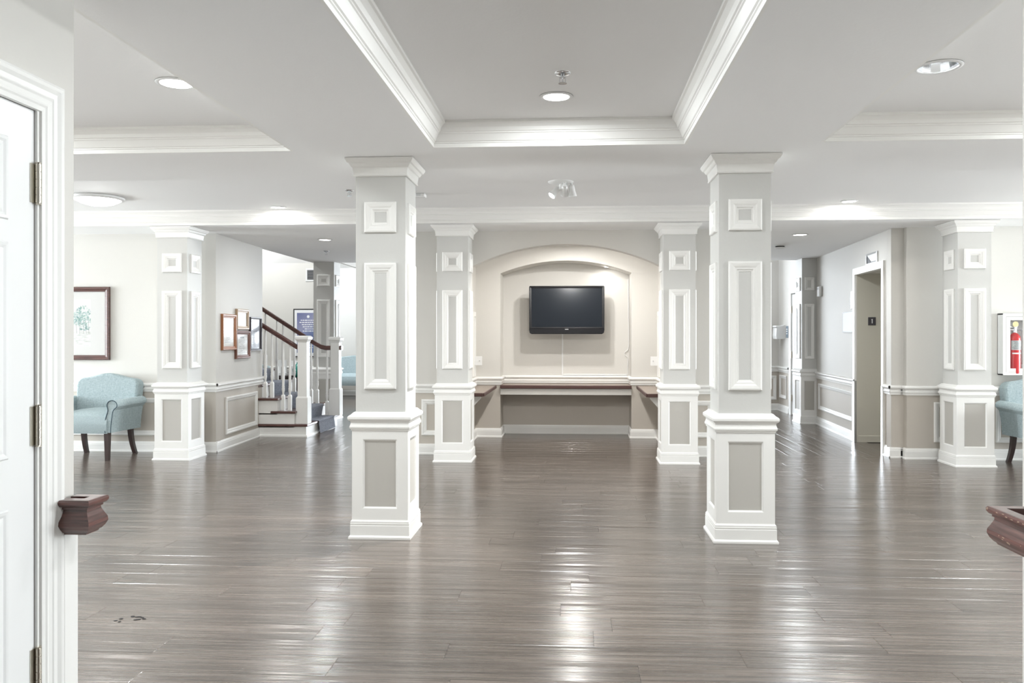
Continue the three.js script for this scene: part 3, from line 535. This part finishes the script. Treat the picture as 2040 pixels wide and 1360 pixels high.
// ------------------------------------------------------------------ pictures and wall fittings
function canvasTex(w, h, draw) { const c = document.createElement('canvas'); c.width = w; c.height = h; draw(c.getContext('2d'), w, h); const t = new THREE.CanvasTexture(c); t.colorSpace = THREE.SRGBColorSpace; return t; }
function sheet(w, h, tex) { return [new THREE.PlaneGeometry(w, h), std(1, 1, 1, 0.75, { map: tex })]; }
function picture(name, label, category, w, h, fw, mat, tex, o = {}) {       // origin at its lower left corner on the wall, facing +z
  const g = thing(name, label, category, o.x, o.y, o.D, o.turn, o.group), dpt = o.depth ?? 0.022;
  part(g, 'frame', frameLoops([[0, 0, w, h, 0], [0, 0, w, h, dpt * 0.7], [fw * 0.15, fw * 0.15, w - fw * 0.15, h - fw * 0.15, dpt], [fw * 0.45, fw * 0.45, w - fw * 0.45, h - fw * 0.45, dpt * 0.95], [fw * 0.6, fw * 0.6, w - fw * 0.6, h - fw * 0.6, dpt * 0.7], [fw * 0.92, fw * 0.92, w - fw * 0.92, h - fw * 0.92, dpt * 0.6], [fw, fw, w - fw, h - fw, 0.004]]), mat);
  const [geo, m] = sheet(w - 2 * fw + 0.004, h - 2 * fw + 0.004, tex); geo.translate(w / 2, h / 2, 0.006); part(g, o.print ?? 'print', geo, m);
  part(g, 'glass', box(fw - 0.002, w - fw + 0.002, fw - 0.002, h - fw + 0.002, 0.0095, 0.0105), M.pictureGlass);
  return g;
}
function lines(x, w, h, n, col, x0, x1, y0, y1, jitter) { x.fillStyle = col; for (let i = 0; i < n; i++) { const y = y0 + (y1 - y0) * i / n, half = (x1 - x0) / 2 * (0.45 + 0.55 * rnd()), mid = (x0 + x1) / 2; let p = mid - half; while (p < mid + half) { const l = w * (0.02 + rnd() * 0.06); x.fillRect(p, y, Math.min(l, mid + half - p), (y1 - y0) / n * jitter); p += l + w * 0.015; } } }
{ // watercolour of trees
  const tex = canvasTex(768, 768, (x, w, h) => {
    x.fillStyle = '#d2d1ce'; x.fillRect(0, 0, w, h);
    x.fillStyle = '#d8d8d5'; x.fillRect(w * 0.16, h * 0.12, w * 0.64, h * 0.74);
    const blob = (cx, cy, rx, ry, n, cols, a) => { for (let i = 0; i < n; i++) { const t = rnd() * 6.283, r = Math.sqrt(rnd()), px = cx + Math.cos(t) * rx * r, py = cy + Math.sin(t) * ry * r; x.globalAlpha = a * (0.4 + rnd()); x.fillStyle = cols[Math.floor(rnd() * cols.length)]; x.beginPath(); x.ellipse(px, py, 4 + rnd() * 11, 3 + rnd() * 8, rnd() * 3, 0, 6.283); x.fill(); } };
    const G = ['#7ea097', '#5d867e', '#93aea7', '#6c9094', '#4b716b'];
    const cl = (f) => { x.save(); x.beginPath(); x.rect(w * 0.16, h * 0.12, w * 0.64, h * 0.74); x.clip(); f(); x.restore(); };
    cl(() => {
      blob(w * 0.70, h * 0.34, w * 0.10, h * 0.12, 130, G, 0.35); blob(w * 0.60, h * 0.42, w * 0.11, h * 0.10, 130, G, 0.35); blob(w * 0.72, h * 0.50, w * 0.10, h * 0.12, 120, G, 0.32); blob(w * 0.43, h * 0.50, w * 0.05, h * 0.05, 45, ['#6c857c', '#566f69'], 0.4); blob(w * 0.46, h * 0.59, w * 0.05, h * 0.045, 50, ['#6b736e', '#828983'], 0.4); blob(w * 0.27, h * 0.52, w * 0.09, h * 0.11, 70, G, 0.25);
      x.globalAlpha = 0.7; x.strokeStyle = '#56584f'; for (const [a, b] of [[0.60, 0.61], [0.655, 0.65], [0.70, 0.705], [0.73, 0.74], [0.77, 0.775], [0.50, 0.50], [0.28, 0.29]]) { x.lineWidth = 3; x.beginPath(); x.moveTo(w * a, h * 0.46); x.lineTo(w * b, h * 0.66); x.stroke(); }
      for (let i = 0; i < 260; i++) { x.globalAlpha = 0.12 + rnd() * 0.25; x.strokeStyle = ['#6d7369', '#8a8c80', '#585a50', '#9a9e8e'][i % 4]; x.lineWidth = 1 + rnd() * 3; const px = w * (0.16 + rnd() * 0.64), py = h * (0.63 + rnd() * 0.2); x.beginPath(); x.moveTo(px, py); x.lineTo(px + 14 + rnd() * 40, py + (rnd() - 0.5) * 14); x.stroke(); }
      x.globalAlpha = 0.9; x.fillStyle = '#dadad4'; for (const [a, b] of [[0.56, 0.79], [0.68, 0.80], [0.45, 0.77], [0.30, 0.79]]) { x.beginPath(); x.ellipse(w * a, h * b, 34, 14, 0.1, 0, 6.283); x.fill(); }
    });
    x.globalAlpha = 0.5; x.fillStyle = '#999'; x.fillRect(w * 0.70, h * 0.845, w * 0.08, 3); x.globalAlpha = 1;
  });
  const mahogany = M.mahogany; picture('framed_picture', 'watercolour of pale green trees in a dark red wood frame', 'picture', 0.98, 0.832, 0.056, mahogany, tex, { x: -6.263, y: 1.041, D: 8.848, depth: 0.035, print: 'watercolour' });
}
{ // certificates on the hall wall
  const turn = Math.atan2(1.53, -0.07), at = (D) => -4.05 - (D - 8.85) * 0.0458 + 0.002;
  const cert = (k) => canvasTex(256, 330, (x, w, h) => { x.fillStyle = ['#dcdad4', '#d2d4d3', '#d8d7d3', '#ccd0da'][k]; x.fillRect(0, 0, w, h); if (k === 1 || k === 2) { x.strokeStyle = '#b9c0ba'; x.lineWidth = 6; x.strokeRect(w * 0.13, h * 0.1, w * 0.74, h * 0.8); } lines(x, w, h, k === 3 ? 18 : 15, '#77777a', w * 0.2, w * 0.8, h * 0.12, h * 0.9, 0.35); x.fillStyle = ['#7a7a80', '#9aa6a0', '#707478', '#5c6478'][k]; x.fillRect(w * 0.3, h * 0.14, w * 0.4, h * 0.025); });
  const C = [['framed certificate in an orange wood frame, left of the group', 8.98, 9.405, 1.149, 1.569, M.orangeWood], ['small certificate in a tan wood frame at the top of the group', 9.425, 9.82, 1.392, 1.642, M.tanWood], ['certificate in a reddish wood frame at the bottom of the group', 9.40, 9.868, 1.038, 1.376, M.redWood], ['certificate in a thin black frame, right of the group', 9.875, 10.28, 1.126, 1.553, M.darkFrame]];
  C.forEach(([label, a, b, y0, y1, m], k) => picture('framed_certificate', label, 'certificate', b - a, y1 - y0, k === 3 ? 0.026 : 0.046, m, cert(k), { x: at(a), y: y0, D: a, turn, depth: 0.03, print: 'certificate_sheet' }));
}
{ // poster behind the stairs
  const tex = canvasTex(400, 512, (x, w, h) => { x.fillStyle = '#f3f3f4'; x.fillRect(0, 0, w, h); const g = x.createLinearGradient(0, 0, w, h); g.addColorStop(0, '#5b6290'); g.addColorStop(0.35, '#9c9dba'); g.addColorStop(0.6, '#5a6c9c'); g.addColorStop(1, '#7fa3d0'); x.fillStyle = g; x.fillRect(w * 0.08, h * 0.07, w * 0.84, h * 0.86); x.fillStyle = '#fff'; x.beginPath(); x.arc(w * 0.42, h * 0.15, 16, 0, 6.3); x.fill(); lines(x, w, h, 6, '#ffffff', w * 0.14, w * 0.84, h * 0.22, h * 0.5, 0.4); lines(x, w, h, 5, '#e6ecf8', w * 0.14, w * 0.84, h * 0.6, h * 0.86, 0.3); });
  picture('framed_poster', 'blue poster in a thin black frame behind the staircase', 'poster', 0.62, 0.84, 0.016, M.black, tex, { x: -4.917, y: 0.946, D: 13.798, depth: 0.02, print: 'poster_print' });
}
{
  const g = thing('air_vent', 'white air vent grille high on the wall behind the stairs', 'vent', -4.70, 2.262, 13.798), w = 0.26, h = 0.23;
  part(g, 'frame', frameLoops([[0, 0, w, h, 0], [0.004, 0.004, w - 0.004, h - 0.004, 0.01], [0.026, 0.026, w - 0.026, h - 0.026, 0.012], [0.03, 0.03, w - 0.03, h - 0.03, 0.003]]), M.plasticWhite);
  part(g, 'opening', box(0.028, w - 0.028, 0.028, h - 0.028, 0.0005, 0.0025), M.holeDark);
  for (let k = 0; k < 8; k++) part(g, 'slat', box(0.03, w - 0.03, 0.036 + k * 0.0215, 0.041 + k * 0.0215, 0.003, 0.009), M.plasticGrey);
}
{ // elevator hall fittings; local x along the wall towards the camera side, local z to the room
  const put = (D, off = 0.002) => [along(D) - off, D];
  const mk = (name, label, cat, D, y) => thing(name, label, cat, put(D)[0], y, D, -Math.PI / 2 - Math.atan(0.0585));
  let g = mk('framed_notice', 'white framed notice on the wall left of the elevator recess', 'notice', 10.76, 1.36);
  part(g, 'frame', frameLoops([[0, 0, 0.46, 0.262, 0], [0, 0, 0.46, 0.262, 0.014], [0.012, 0.012, 0.448, 0.25, 0.014], [0.012, 0.012, 0.448, 0.25, 0.006]]), M.plasticGrey); part(g, 'sheet', box(0.012, 0.448, 0.012, 0.25, 0.003, 0.013), M.paper);
  g = mk('call_station', 'narrow metal elevator call station above the notice', 'panel', 10.41, 1.655);
  part(g, 'plate', rbox(0.1, 0.225, 0.01, 0.004, 0.05, 0.112, 0.005), M.plasticWhite); part(g, 'key_panel', box(0.015, 0.085, 0.05, 0.15, 0.01, 0.0125), M.steel); part(g, 'keyhole', cyl(0.012, 0.012, 0.004, 0, 0, 0, 14).rotateX(Math.PI / 2).translate(0.05, 0.135, 0.0135), M.black);
  g = mk('hall_lantern', 'elevator direction lantern with white and black triangles above the recess', 'lantern', 9.76, 2.145);
  part(g, 'frame', frameLoops([[0, 0, 0.42, 0.135, 0], [0, 0, 0.42, 0.135, 0.01], [0.03, 0.018, 0.39, 0.117, 0.012], [0.03, 0.018, 0.39, 0.117, 0.002]]), M.steel);
  part(g, 'white_half', fromQuads([[[0.03, 0.117, 0.006], [0.2, 0.03, 0.006], [0.39, 0.03, 0.006], [0.39, 0.117, 0.006]]]), M.paper); part(g, 'black_half', fromQuads([[[0.03, 0.018, 0.006], [0.39, 0.018, 0.006], [0.39, 0.03, 0.006], [0.2, 0.03, 0.006]], [[0.03, 0.018, 0.006], [0.2, 0.03, 0.006], [0.03, 0.117, 0.006]]]), M.black);
  g = mk('alarm_strobe', 'white fire alarm strobe on the hall wall near the half column', 'alarm', 12.02, 1.885);
  part(g, 'body', rbox(0.13, 0.15, 0.045, 0.012, 0.065, 0.075, 0.023), M.plasticWhite); part(g, 'strobe_lens', rbox(0.05, 0.04, 0.035, 0.01, 0.06, 0.075, 0.06), M.pane); part(g, 'grille', box(0.02, 0.11, 0.105, 0.13, 0.045, 0.048), M.plasticGrey);
}
{
  const g = thing('floor_number_plate', 'dark square plate with a white 1 inside the elevator recess', 'sign', 3.625, 1.446, 10.184);
  part(g, 'plate', rbox(0.092, 0.1, 0.006, 0.003, 0.046, 0.05, 0.003), M.darkFrame); part(g, 'numeral', merge([box(0.042, 0.052, 0.024, 0.078, 0.006, 0.008), box(0.037, 0.043, 0.066, 0.074, 0.006, 0.008)]), M.paper);
}
{ // far hall door
  const g = structure('door_2', 'white panelled door with hinges beside the half column', 'door', 3.6, 0, 13.74, -Math.PI / 2);   // local x goes towards the camera
  part(g, 'door_leaf', box(0.13, 1.05, 0.012, 2.0, -0.05, -0.012), M.doorWhite);
  for (const [x0, x1] of [[0.24, 0.54], [0.64, 0.94]]) for (const [y0, y1] of [[0.22, 0.82], [0.96, 1.55], [1.63, 1.88]]) part(g, 'raised_panel', frameLoops([[x0, y0, x1, y1, -0.0115], [x0 + 0.01, y0 + 0.01, x1 - 0.01, y1 - 0.01, -0.024], [x0 + 0.04, y0 + 0.04, x1 - 0.04, y1 - 0.04, -0.012]], { fill: true }), M.doorWhite);
  const C = [[0, 0], [0, 0.018], [0.02, 0.02], [0.05, 0.014], [0.09, 0.01], [0.095, 0], [0.1, -0.05]];
  part(g, 'casing', frameLoops(C.map(([i, z]) => [0.02 + i, 0, 1.16 - i, 2.11 - i, z]), { open: true }), M.trim);
  for (const y of [0.28, 1.0, 1.75]) part(g, 'hinge', merge([cyl(0.01, 0.01, 0.11, 0.127, y, 0.002, 12), box(0.127, 0.15, y - 0.055, y + 0.055, -0.012, -0.009)]), M.nickel, 'nickel hinge');
  part(g, 'notice_card', box(0.42, 0.66, 1.18, 1.42, -0.0105, -0.008), M.plasticGrey); part(g, 'peep_hole', cyl(0.012, 0.012, 0.006, 0, 0, 0, 12).rotateX(Math.PI / 2).translate(0.59, 1.59, -0.01), M.steel);
}
{
  let g = thing('hand_dispenser', 'white wall dispenser at the end of the elevator hall', 'dispenser', 3.6, 1.26, 14.15, -Math.PI / 2);
  part(g, 'housing', extrudeXY(polyShape([[0, 0], [0.14, 0], [0.15, 0.05], [0.14, 0.19], [0, 0.24]]), -0.13, 0.13).rotateY(-Math.PI / 2).translate(0, 0, 0), M.plasticWhite); part(g, 'lid', rbox(0.25, 0.03, 0.15, 0.01, 0, 0.215, 0.075), M.paper);
  g = thing('room_sign', 'small blue-grey room sign beside the wall dispenser', 'sign', 3.599, 1.28, 13.87, -Math.PI / 2);
  part(g, 'plate', rbox(0.13, 0.2, 0.008, 0.003, 0, 0.1, 0.004), std(0.16, 0.22, 0.28, 0.4)); for (const y of [0.07, 0.11, 0.145]) part(g, 'symbol', box(-0.035, 0.035, y - 0.01, y + 0.01, 0.008, 0.0095), M.paper);
}
{ // fire extinguisher cabinet
  const g = thing('extinguisher_cabinet', 'white wall cabinet with glass door above the right armchair', 'cabinet', 4.47, 0.905, 8.798), w = 0.36, h = 0.645, d = 0.11;
  part(g, 'body', merge([box(0, w, 0, h, 0, 0.006), box(0, 0.012, 0, h, 0, d), box(w - 0.012, w, 0, h, 0, d), box(0, w, 0, 0.012, 0, d), box(0, w, h - 0.012, h, 0, d)]), M.plasticWhite);
  part(g, 'face_frame', frameLoops([[0, 0, w, h, d], [0.03, 0.03, w - 0.03, h - 0.03, d + 0.004], [0.032, 0.032, w - 0.032, h - 0.032, d]]), M.trim);
  part(g, 'door', frameLoops([[0.034, 0.034, w - 0.034, h - 0.034, d - 0.002], [0.034, 0.034, w - 0.034, h - 0.034, d + 0.003], [0.072, 0.07, w - 0.072, h - 0.07, d + 0.003], [0.072, 0.07, w - 0.072, h - 0.07, d - 0.008]]), M.trim);
  part(g, 'glass', box(0.072, w - 0.072, 0.07, h - 0.07, d - 0.006, d - 0.003), M.pane);
  const e = thing('fire_extinguisher', 'red fire extinguisher inside the white cabinet', 'extinguisher', 4.615, 0.918, 8.738);
  part(e, 'cylinder', lathe([[0.001, 0], [0.05, 0], [0.056, 0.008], [0.056, 0.36], [0.05, 0.395], [0.03, 0.42], [0.018, 0.428], [0.018, 0.44]], 32), M.red);
  part(e, 'valve', merge([cyl(0.018, 0.02, 0.045, 0, 0.455, 0, 18), box(-0.012, 0.012, 0.462, 0.49, -0.02, 0.02)]), M.chrome);
  part(e, 'handle', merge([box(-0.085, 0.02, 0.488, 0.5, -0.01, 0.01), rbox(0.1, 0.012, 0.02, 0.004, -0.035, 0.462, 0)]), M.chrome);
  part(e, 'hose', tube([[0.02, 0.46, 0], [0.06, 0.46, 0.01], [0.075, 0.38, 0.02], [0.074, 0.2, 0.02], [0.07, 0.1, 0.02]], 0.009, 30), M.plasticGrey);
  const lab = new THREE.CylinderGeometry(0.0565, 0.0565, 0.1, 24, 1, true, -1.1, 2.2); lab.translate(0, 0.3, 0); part(e, 'label', lab, std(1, 1, 1, 0.5, { map: canvasTex(256, 128, (x, w, h) => { x.fillStyle = '#b9bcbb'; x.fillRect(0, 0, w, h); lines(x, w, h, 9, '#4c5052', w * 0.1, w * 0.9, h * 0.08, h * 0.95, 0.4); }) }), 'silver printed label');
  const lab2 = new THREE.CylinderGeometry(0.0565, 0.0565, 0.014, 24, 1, true, -0.9, 1.8); lab2.translate(0, 0.215, 0); part(e, 'band_label', lab2, M.paper);
  part(e, 'tag', cyl(0.03, 0.03, 0.002, 0, 0, 0, 20).rotateX(Math.PI / 2).translate(-0.01, 0.52, 0.035), std(0.75, 0.66, 0.35, 0.7), 'yellow inspection tag');
}

// ------------------------------------------------------------------ staircase
{
  const g = thing('staircase', 'white staircase with mahogany rails and grey carpet runner rising to the left', 'staircase');
  const rise = 0.168, nose = [-3.46, -3.62, -3.85, -4.11, -4.37, -4.63, -4.89, -5.15], d0 = 10.24, d1 = 11.60, end = -5.5;
  nose.forEach((x, k) => {
    const y0 = k * rise, y1 = (k + 1) * rise;
    part(g, 'riser', box(end, x - 0.022, y0 + (k ? -0.045 : 0), y1 - 0.03, -d1, -d0), M.trim);
    part(g, 'tread', rbox(k ? (k < nose.length - 1 ? x - nose[k + 1] + 0.10 : 0.3) : 0.72, 0.032, d1 - d0 + 0.05, 0.012, k ? x - (k < nose.length - 1 ? (x - nose[k + 1] + 0.10) / 2 : 0.15) : x - 0.36, y1 - 0.016, -(d0 + d1) / 2), M.mahogany);
  });
  part(g, 'stringer_skirt', sweep([[-4.12, -d0], [-3.482, -d0], [-3.482, -10.66]], [[0, 0], [0.016, 0], [0.016, 0.02], [0.008, 0.03], [0, 0.03]]), M.trim);
  // carpet runner over treads and risers
  const ra = 10.66, rb = 11.34, prof = [[-3.43, 0.004]];
  nose.forEach((x, k) => { const y = (k + 1) * rise; prof.push([x + 0.012, y - 0.034], [x + 0.014, y - 0.006], [x + 0.002, y + 0.008]); if (k < nose.length - 1) prof.push([nose[k + 1] - 0.012, y + 0.008], [nose[k + 1] - 0.012, y + 0.012]); else prof.push([end, y + 0.008]); });
  const q = []; for (let i = 0; i < prof.length - 1; i++) { const [xa, ya] = prof[i], [xb, yb] = prof[i + 1]; q.push([[xa, ya, -ra], [xa, ya, -rb], [xb, yb, -rb], [xb, yb, -ra]], [[xa, ya, -ra], [xb, yb, -ra], [xb - 0.001, yb - 0.008, -ra], [xa - 0.001, ya - 0.008, -ra]]); }
  part(g, 'carpet_runner', fromQuads(q), M.carpet, 'grey carpet runner');
  const newel = (x, D, y0, yb, yt) => {
    const n = part(g, 'newel_post', merge([loftRect([[y0, 0], [yb - 0.02, 0], [yb, -0.014]], 0.155, 0.155), loftRect([[yb - 0.01, 0], [yt - 0.07, 0]], 0.122, 0.122)]), M.trim); n.position.set(x, 0, -D);
    part(n, 'newel_cap', loftRect([[yt - 0.085, 0.004], [yt - 0.075, 0.008], [yt - 0.06, 0.012], [yt - 0.05, 0.026], [yt - 0.02, 0.03], [yt, 0.012]], 0.122, 0.122), M.trim);
  };
  newel(-3.56, 10.37, rise, 0.522, 1.317); newel(-3.46, 11.47, rise, 0.56, 1.30);
  const railProf = (w) => [[-w, -0.03], [w, -0.03], [w * 1.1, -0.005], [w * 1.15, 0.012], [w * 0.8, 0.028], [0, 0.034], [-w * 0.8, 0.028], [-w * 1.15, 0.012], [-w * 1.1, -0.005]];
  const rail = (pts, D) => { const P = railProf(0.028), qd = []; for (let i = 0; i < pts.length - 1; i++) for (let j = 0; j < P.length; j++) { const k = (j + 1) % P.length, a = pts[i], b = pts[i + 1]; qd.push([[a[0], a[1] + P[j][1], -D + P[j][0]], [a[0], a[1] + P[k][1], -D + P[k][0]], [b[0], b[1] + P[k][1], -D + P[k][0]], [b[0], b[1] + P[j][1], -D + P[j][0]]]); }
    for (const e of [pts[0], pts[pts.length - 1]]) qd.push(...[1, 2, 3, 4, 5, 6, 7].map((j) => [[e[0], e[1] + P[0][1], -D + P[0][0]], [e[0], e[1] + P[j][1], -D + P[j][0]], [e[0], e[1] + P[j + 1][1], -D + P[j + 1][0]]])); part(g, 'handrail', fromQuads(qd), M.mahogany, 'dark mahogany handrail'); };
  const nearY = (x) => 1.165 + (-3.641 - x) * 0.607, farY = (x) => x > -3.66 ? 1.14 : 1.14 + (-3.66 - x) * 0.64;
  rail([[-3.61, 1.155], [-3.66, 1.175], [-3.75, nearY(-3.75)], [-5.3, nearY(-5.3)]], 10.37);
  rail([[-3.375, 1.14], [-3.60, 1.138], [-3.67, 1.155], [-3.75, farY(-3.75)], [-5.3, farY(-5.3)]], 11.45);
  part(g, 'rail_end_cap', cyl(0.034, 0.034, 0.012, 0, 0, 0, 16).rotateZ(Math.PI / 2).translate(-3.368, 1.14, -11.45), M.chrome);
  const bal = (x, D, top) => {
    let k = 0; while (k + 1 < nose.length && x < nose[k + 1] - 0.005) k++;
    const y0 = (k + 1) * rise, h = top(x) - 0.03 - y0;
    const geo = merge([loftRect([[0, 0], [0.185, 0], [0.205, -0.008]], 0.044, 0.044), lathe([[0.012, 0.2], [0.013, 0.225], [0.019, 0.26], [0.021, 0.285], [0.016, 0.30], [0.020, 0.305], [0.020, 0.315], [0.016, 0.32], [0.0175, 0.36], [0.0165, 0.48], [0.013, h * 0.82], [0.0105, h]], 14)]);
    const b = part(g, 'baluster', geo, M.trim); b.position.set(x, y0, -D);
  };
  for (const x of [-3.745, -3.835, -3.985, -4.075, -4.24, -4.33, -4.5, -4.6]) bal(x, 10.37, nearY);
  for (const x of [-3.50, -3.585, -3.73, -3.82, -3.98, -4.07, -4.24, -4.33, -4.5, -4.6]) bal(x, 11.45, farY);
}

// ------------------------------------------------------------------ chairs
function armchair(name, label, x, D, turn, o = {}) {
  const g = thing(name, label, o.cat ?? 'armchair', x, 0, D, turn), W = o.w ?? 0.56;     // W: seat width between the arms; faces +z
  const F = M.blueFabric, a = W / 2;
  const soft = (geo) => { geo.computeVertexNormals(); return geo; };
  { // seat cushion with crown
    const s = new THREE.BoxGeometry(W + 0.04, 0.2, 0.58, 14, 6, 14); const p = s.attributes.position;
    for (let i = 0; i < p.count; i++) { const u = p.getX(i) / (a + 0.02), v = p.getZ(i) / 0.29, y = p.getY(i); if (y > 0) p.setY(i, y + 0.045 * (1 - u * u) * (1 - 0.6 * v * v) - 0.03 * v ** 8); if (v > 0.99) p.setZ(i, p.getZ(i) + 0.025 * (1 - (y / 0.12) ** 2)); }
    s.translate(0, 0.385, 0.0); part(g, 'seat', soft(s), F);
  }
  { // camel back, leaning
    const sh = new THREE.Shape(); const b = a + 0.05, n = 28; sh.moveTo(-b + 0.01, 0.40); sh.lineTo(b - 0.01, 0.40); sh.lineTo(b, 0.76); sh.quadraticCurveTo(b + 0.005, 0.82, b - 0.04, 0.828);
    for (let i = 0; i <= n; i++) { const t = i / n, X = (b - 0.05) * (1 - 2 * t); sh.lineTo(X, 0.829 + 0.056 * Math.exp(-((X / (b * 0.50)) ** 2))); }
    sh.quadraticCurveTo(-b - 0.005, 0.82, -b, 0.76); sh.closePath();
    const gB = new THREE.ExtrudeGeometry(sh, { depth: 0.09, bevelEnabled: true, bevelSize: 0.022, bevelThickness: 0.03, bevelSegments: 5, curveSegments: 10 });
    gB.translate(0, -0.40, -0.045); gB.rotateX(-0.13); gB.translate(0, 0.39, -0.22); part(g, 'backrest', gB, F);
  }
  for (const s of [-1, 1]) {     // scrolled arms: scroll section swept from front to back, flaring outwards
    const sec = []; for (let i = 0; i <= 18; i++) { const t = -2.2 + i / 18 * 4.35; sec.push([0.055 * Math.sin(t) + 0.045, 0.585 + 0.05 * Math.cos(t)]); }     // roll
    const full = [[-0.03, 0.295], [-0.035, 0.38], [-0.02, 0.46], [0.0, 0.53], ...sec.slice(2, 18), [0.06, 0.53], [0.045, 0.46], [0.035, 0.38], [0.03, 0.295]];
    const ring = (k) => { const z = 0.30 - k * 0.52, out = a + 0.03 + k * 0.035, up = 0.012 * k; return full.map(([X, Y]) => [s * (out + X), Y + (Y > 0.5 ? up : 0), z]); };
    const q = [], N = 8; for (let i = 0; i < N; i++) { const A = ring(i / N), B = ring((i + 1) / N); for (let j = 0; j < full.length; j++) { const k = (j + 1) % full.length; q.push(s > 0 ? [A[j], A[k], B[k], B[j]] : [A[j], B[j], B[k], A[k]]); } }
    const tri = THREE.ShapeUtils.triangulateShape(full.map(([X, Y]) => new THREE.Vector2(X, Y)), []), R0 = ring(0), R1 = ring(1); for (const t of tri) q.push(t.map((k) => R0[k]), t.map((k) => R1[k]));
    const arm = part(g, 'arm', fromQuads(q), F);
    const edge = ring(0).map(([X, Y, Z]) => [X, Y, Z + 0.003]); part(arm, 'piping', tube(edge, 0.0042, 90, 6), M.piping, 'dark blue piping');
  }
  const leg = (X, Z, dx, dz, t0, t1, h) => { const N = 6, q = []; const r = (k) => { const u = k / N, w = t0 + (t1 - t0) * u, cx = X + dx * u * u, cz = Z + dz * u * u, y = h * (1 - u); return [[cx - w, y, cz + w], [cx + w, y, cz + w], [cx + w, y, cz - w], [cx - w, y, cz - w]]; }; for (let k = 0; k < N; k++) { const A = r(k), B = r(k + 1); for (let i = 0; i < 4; i++) { const j = (i + 1) % 4; q.push([B[i], B[j], A[j], A[i]]); } } q.push([...r(N)].reverse()); part(g, 'leg', fromQuads(q), M.darkLeg, 'dark stained leg'); };
  for (const s of [-1, 1]) { leg(s * (a + 0.005), 0.265, 0, 0, 0.026, 0.019, 0.31); leg(s * (a - 0.01), -0.20, s * 0.012, -0.075, 0.024, 0.02, 0.31); }
  return g;
}
armchair('armchair', 'light blue scroll-arm armchair below the tree picture', -5.215, 8.47, 0);
armchair('armchair', 'light blue scroll-arm armchair under the extinguisher cabinet', 4.80, 8.40, 0);
armchair('armchair', 'blue armchair seen through the staircase balusters', -5.27, 12.45, 0);
armchair('sofa', 'blue sofa in the far room beyond the staircase', -4.6, 16.6, -0.1, { w: 1.5, cat: 'sofa' });
{
  const g = thing('console_table', 'dark console table behind the staircase', 'table', -4.98, 0, 13.5);
  part(g, 'table_top', rbox(0.62, 0.04, 0.36, 0.008, 0, 0.62, 0), M.darkLeg); part(g, 'apron', box(-0.28, 0.28, 0.52, 0.6, -0.15, 0.15), M.darkLeg); for (const [x, z] of [[-0.27, 0.14], [0.27, 0.14], [-0.27, -0.14], [0.27, -0.14]]) part(g, 'leg', box(x - 0.02, x + 0.02, 0, 0.6, z - 0.02, z + 0.02), M.darkLeg);
  const b = thing('document_holder', 'grey-white document holder on the console table', 'holder', -5.03, 0.64, 13.5); part(b, 'back_panel', box(-0.09, 0.09, 0.003, 0.26, -0.03, 0.0), M.plasticWhite); part(b, 'tray', box(-0.12, 0.12, 0.001, 0.04, -0.06, 0.08), M.plasticWhite);
  const c = thing('card_box', 'white box of cards on the console table', 'box', -4.78, 0.64, 13.5); part(c, 'carton', rbox(0.16, 0.16, 0.12, 0.004, 0, 0.081, 0), M.plasticWhite); part(c, 'cards', box(-0.07, 0.07, 0.16, 0.25, -0.02, 0.0), M.paper);
  const v = thing('vase', 'rounded teal vase on a dark stand behind the newel post', 'vase', -4.62, 0.62, 13.2); part(v, 'body', lathe([[0.001, 0], [0.05, 0], [0.09, 0.06], [0.1, 0.13], [0.07, 0.2], [0.03, 0.23], [0.032, 0.25]], 24), M.teal); 
  const st = thing('plant_stand', 'small dark stand carrying the teal vase', 'stand', -4.62, 0, 13.2); part(st, 'top', cyl(0.12, 0.12, 0.03, 0, 0.605, 0, 20), M.darkLeg); part(st, 'post', cyl(0.03, 0.03, 0.56, 0, 0.31, 0, 16), M.darkLeg); part(st, 'foot', cyl(0.12, 0.14, 0.03, 0, 0.015, 0, 20), M.darkLeg);
}

scene.traverse((o) => { if (o.isMesh) { o.castShadow = true; o.receiveShadow = true; } });
renderer.render(scene, camera);
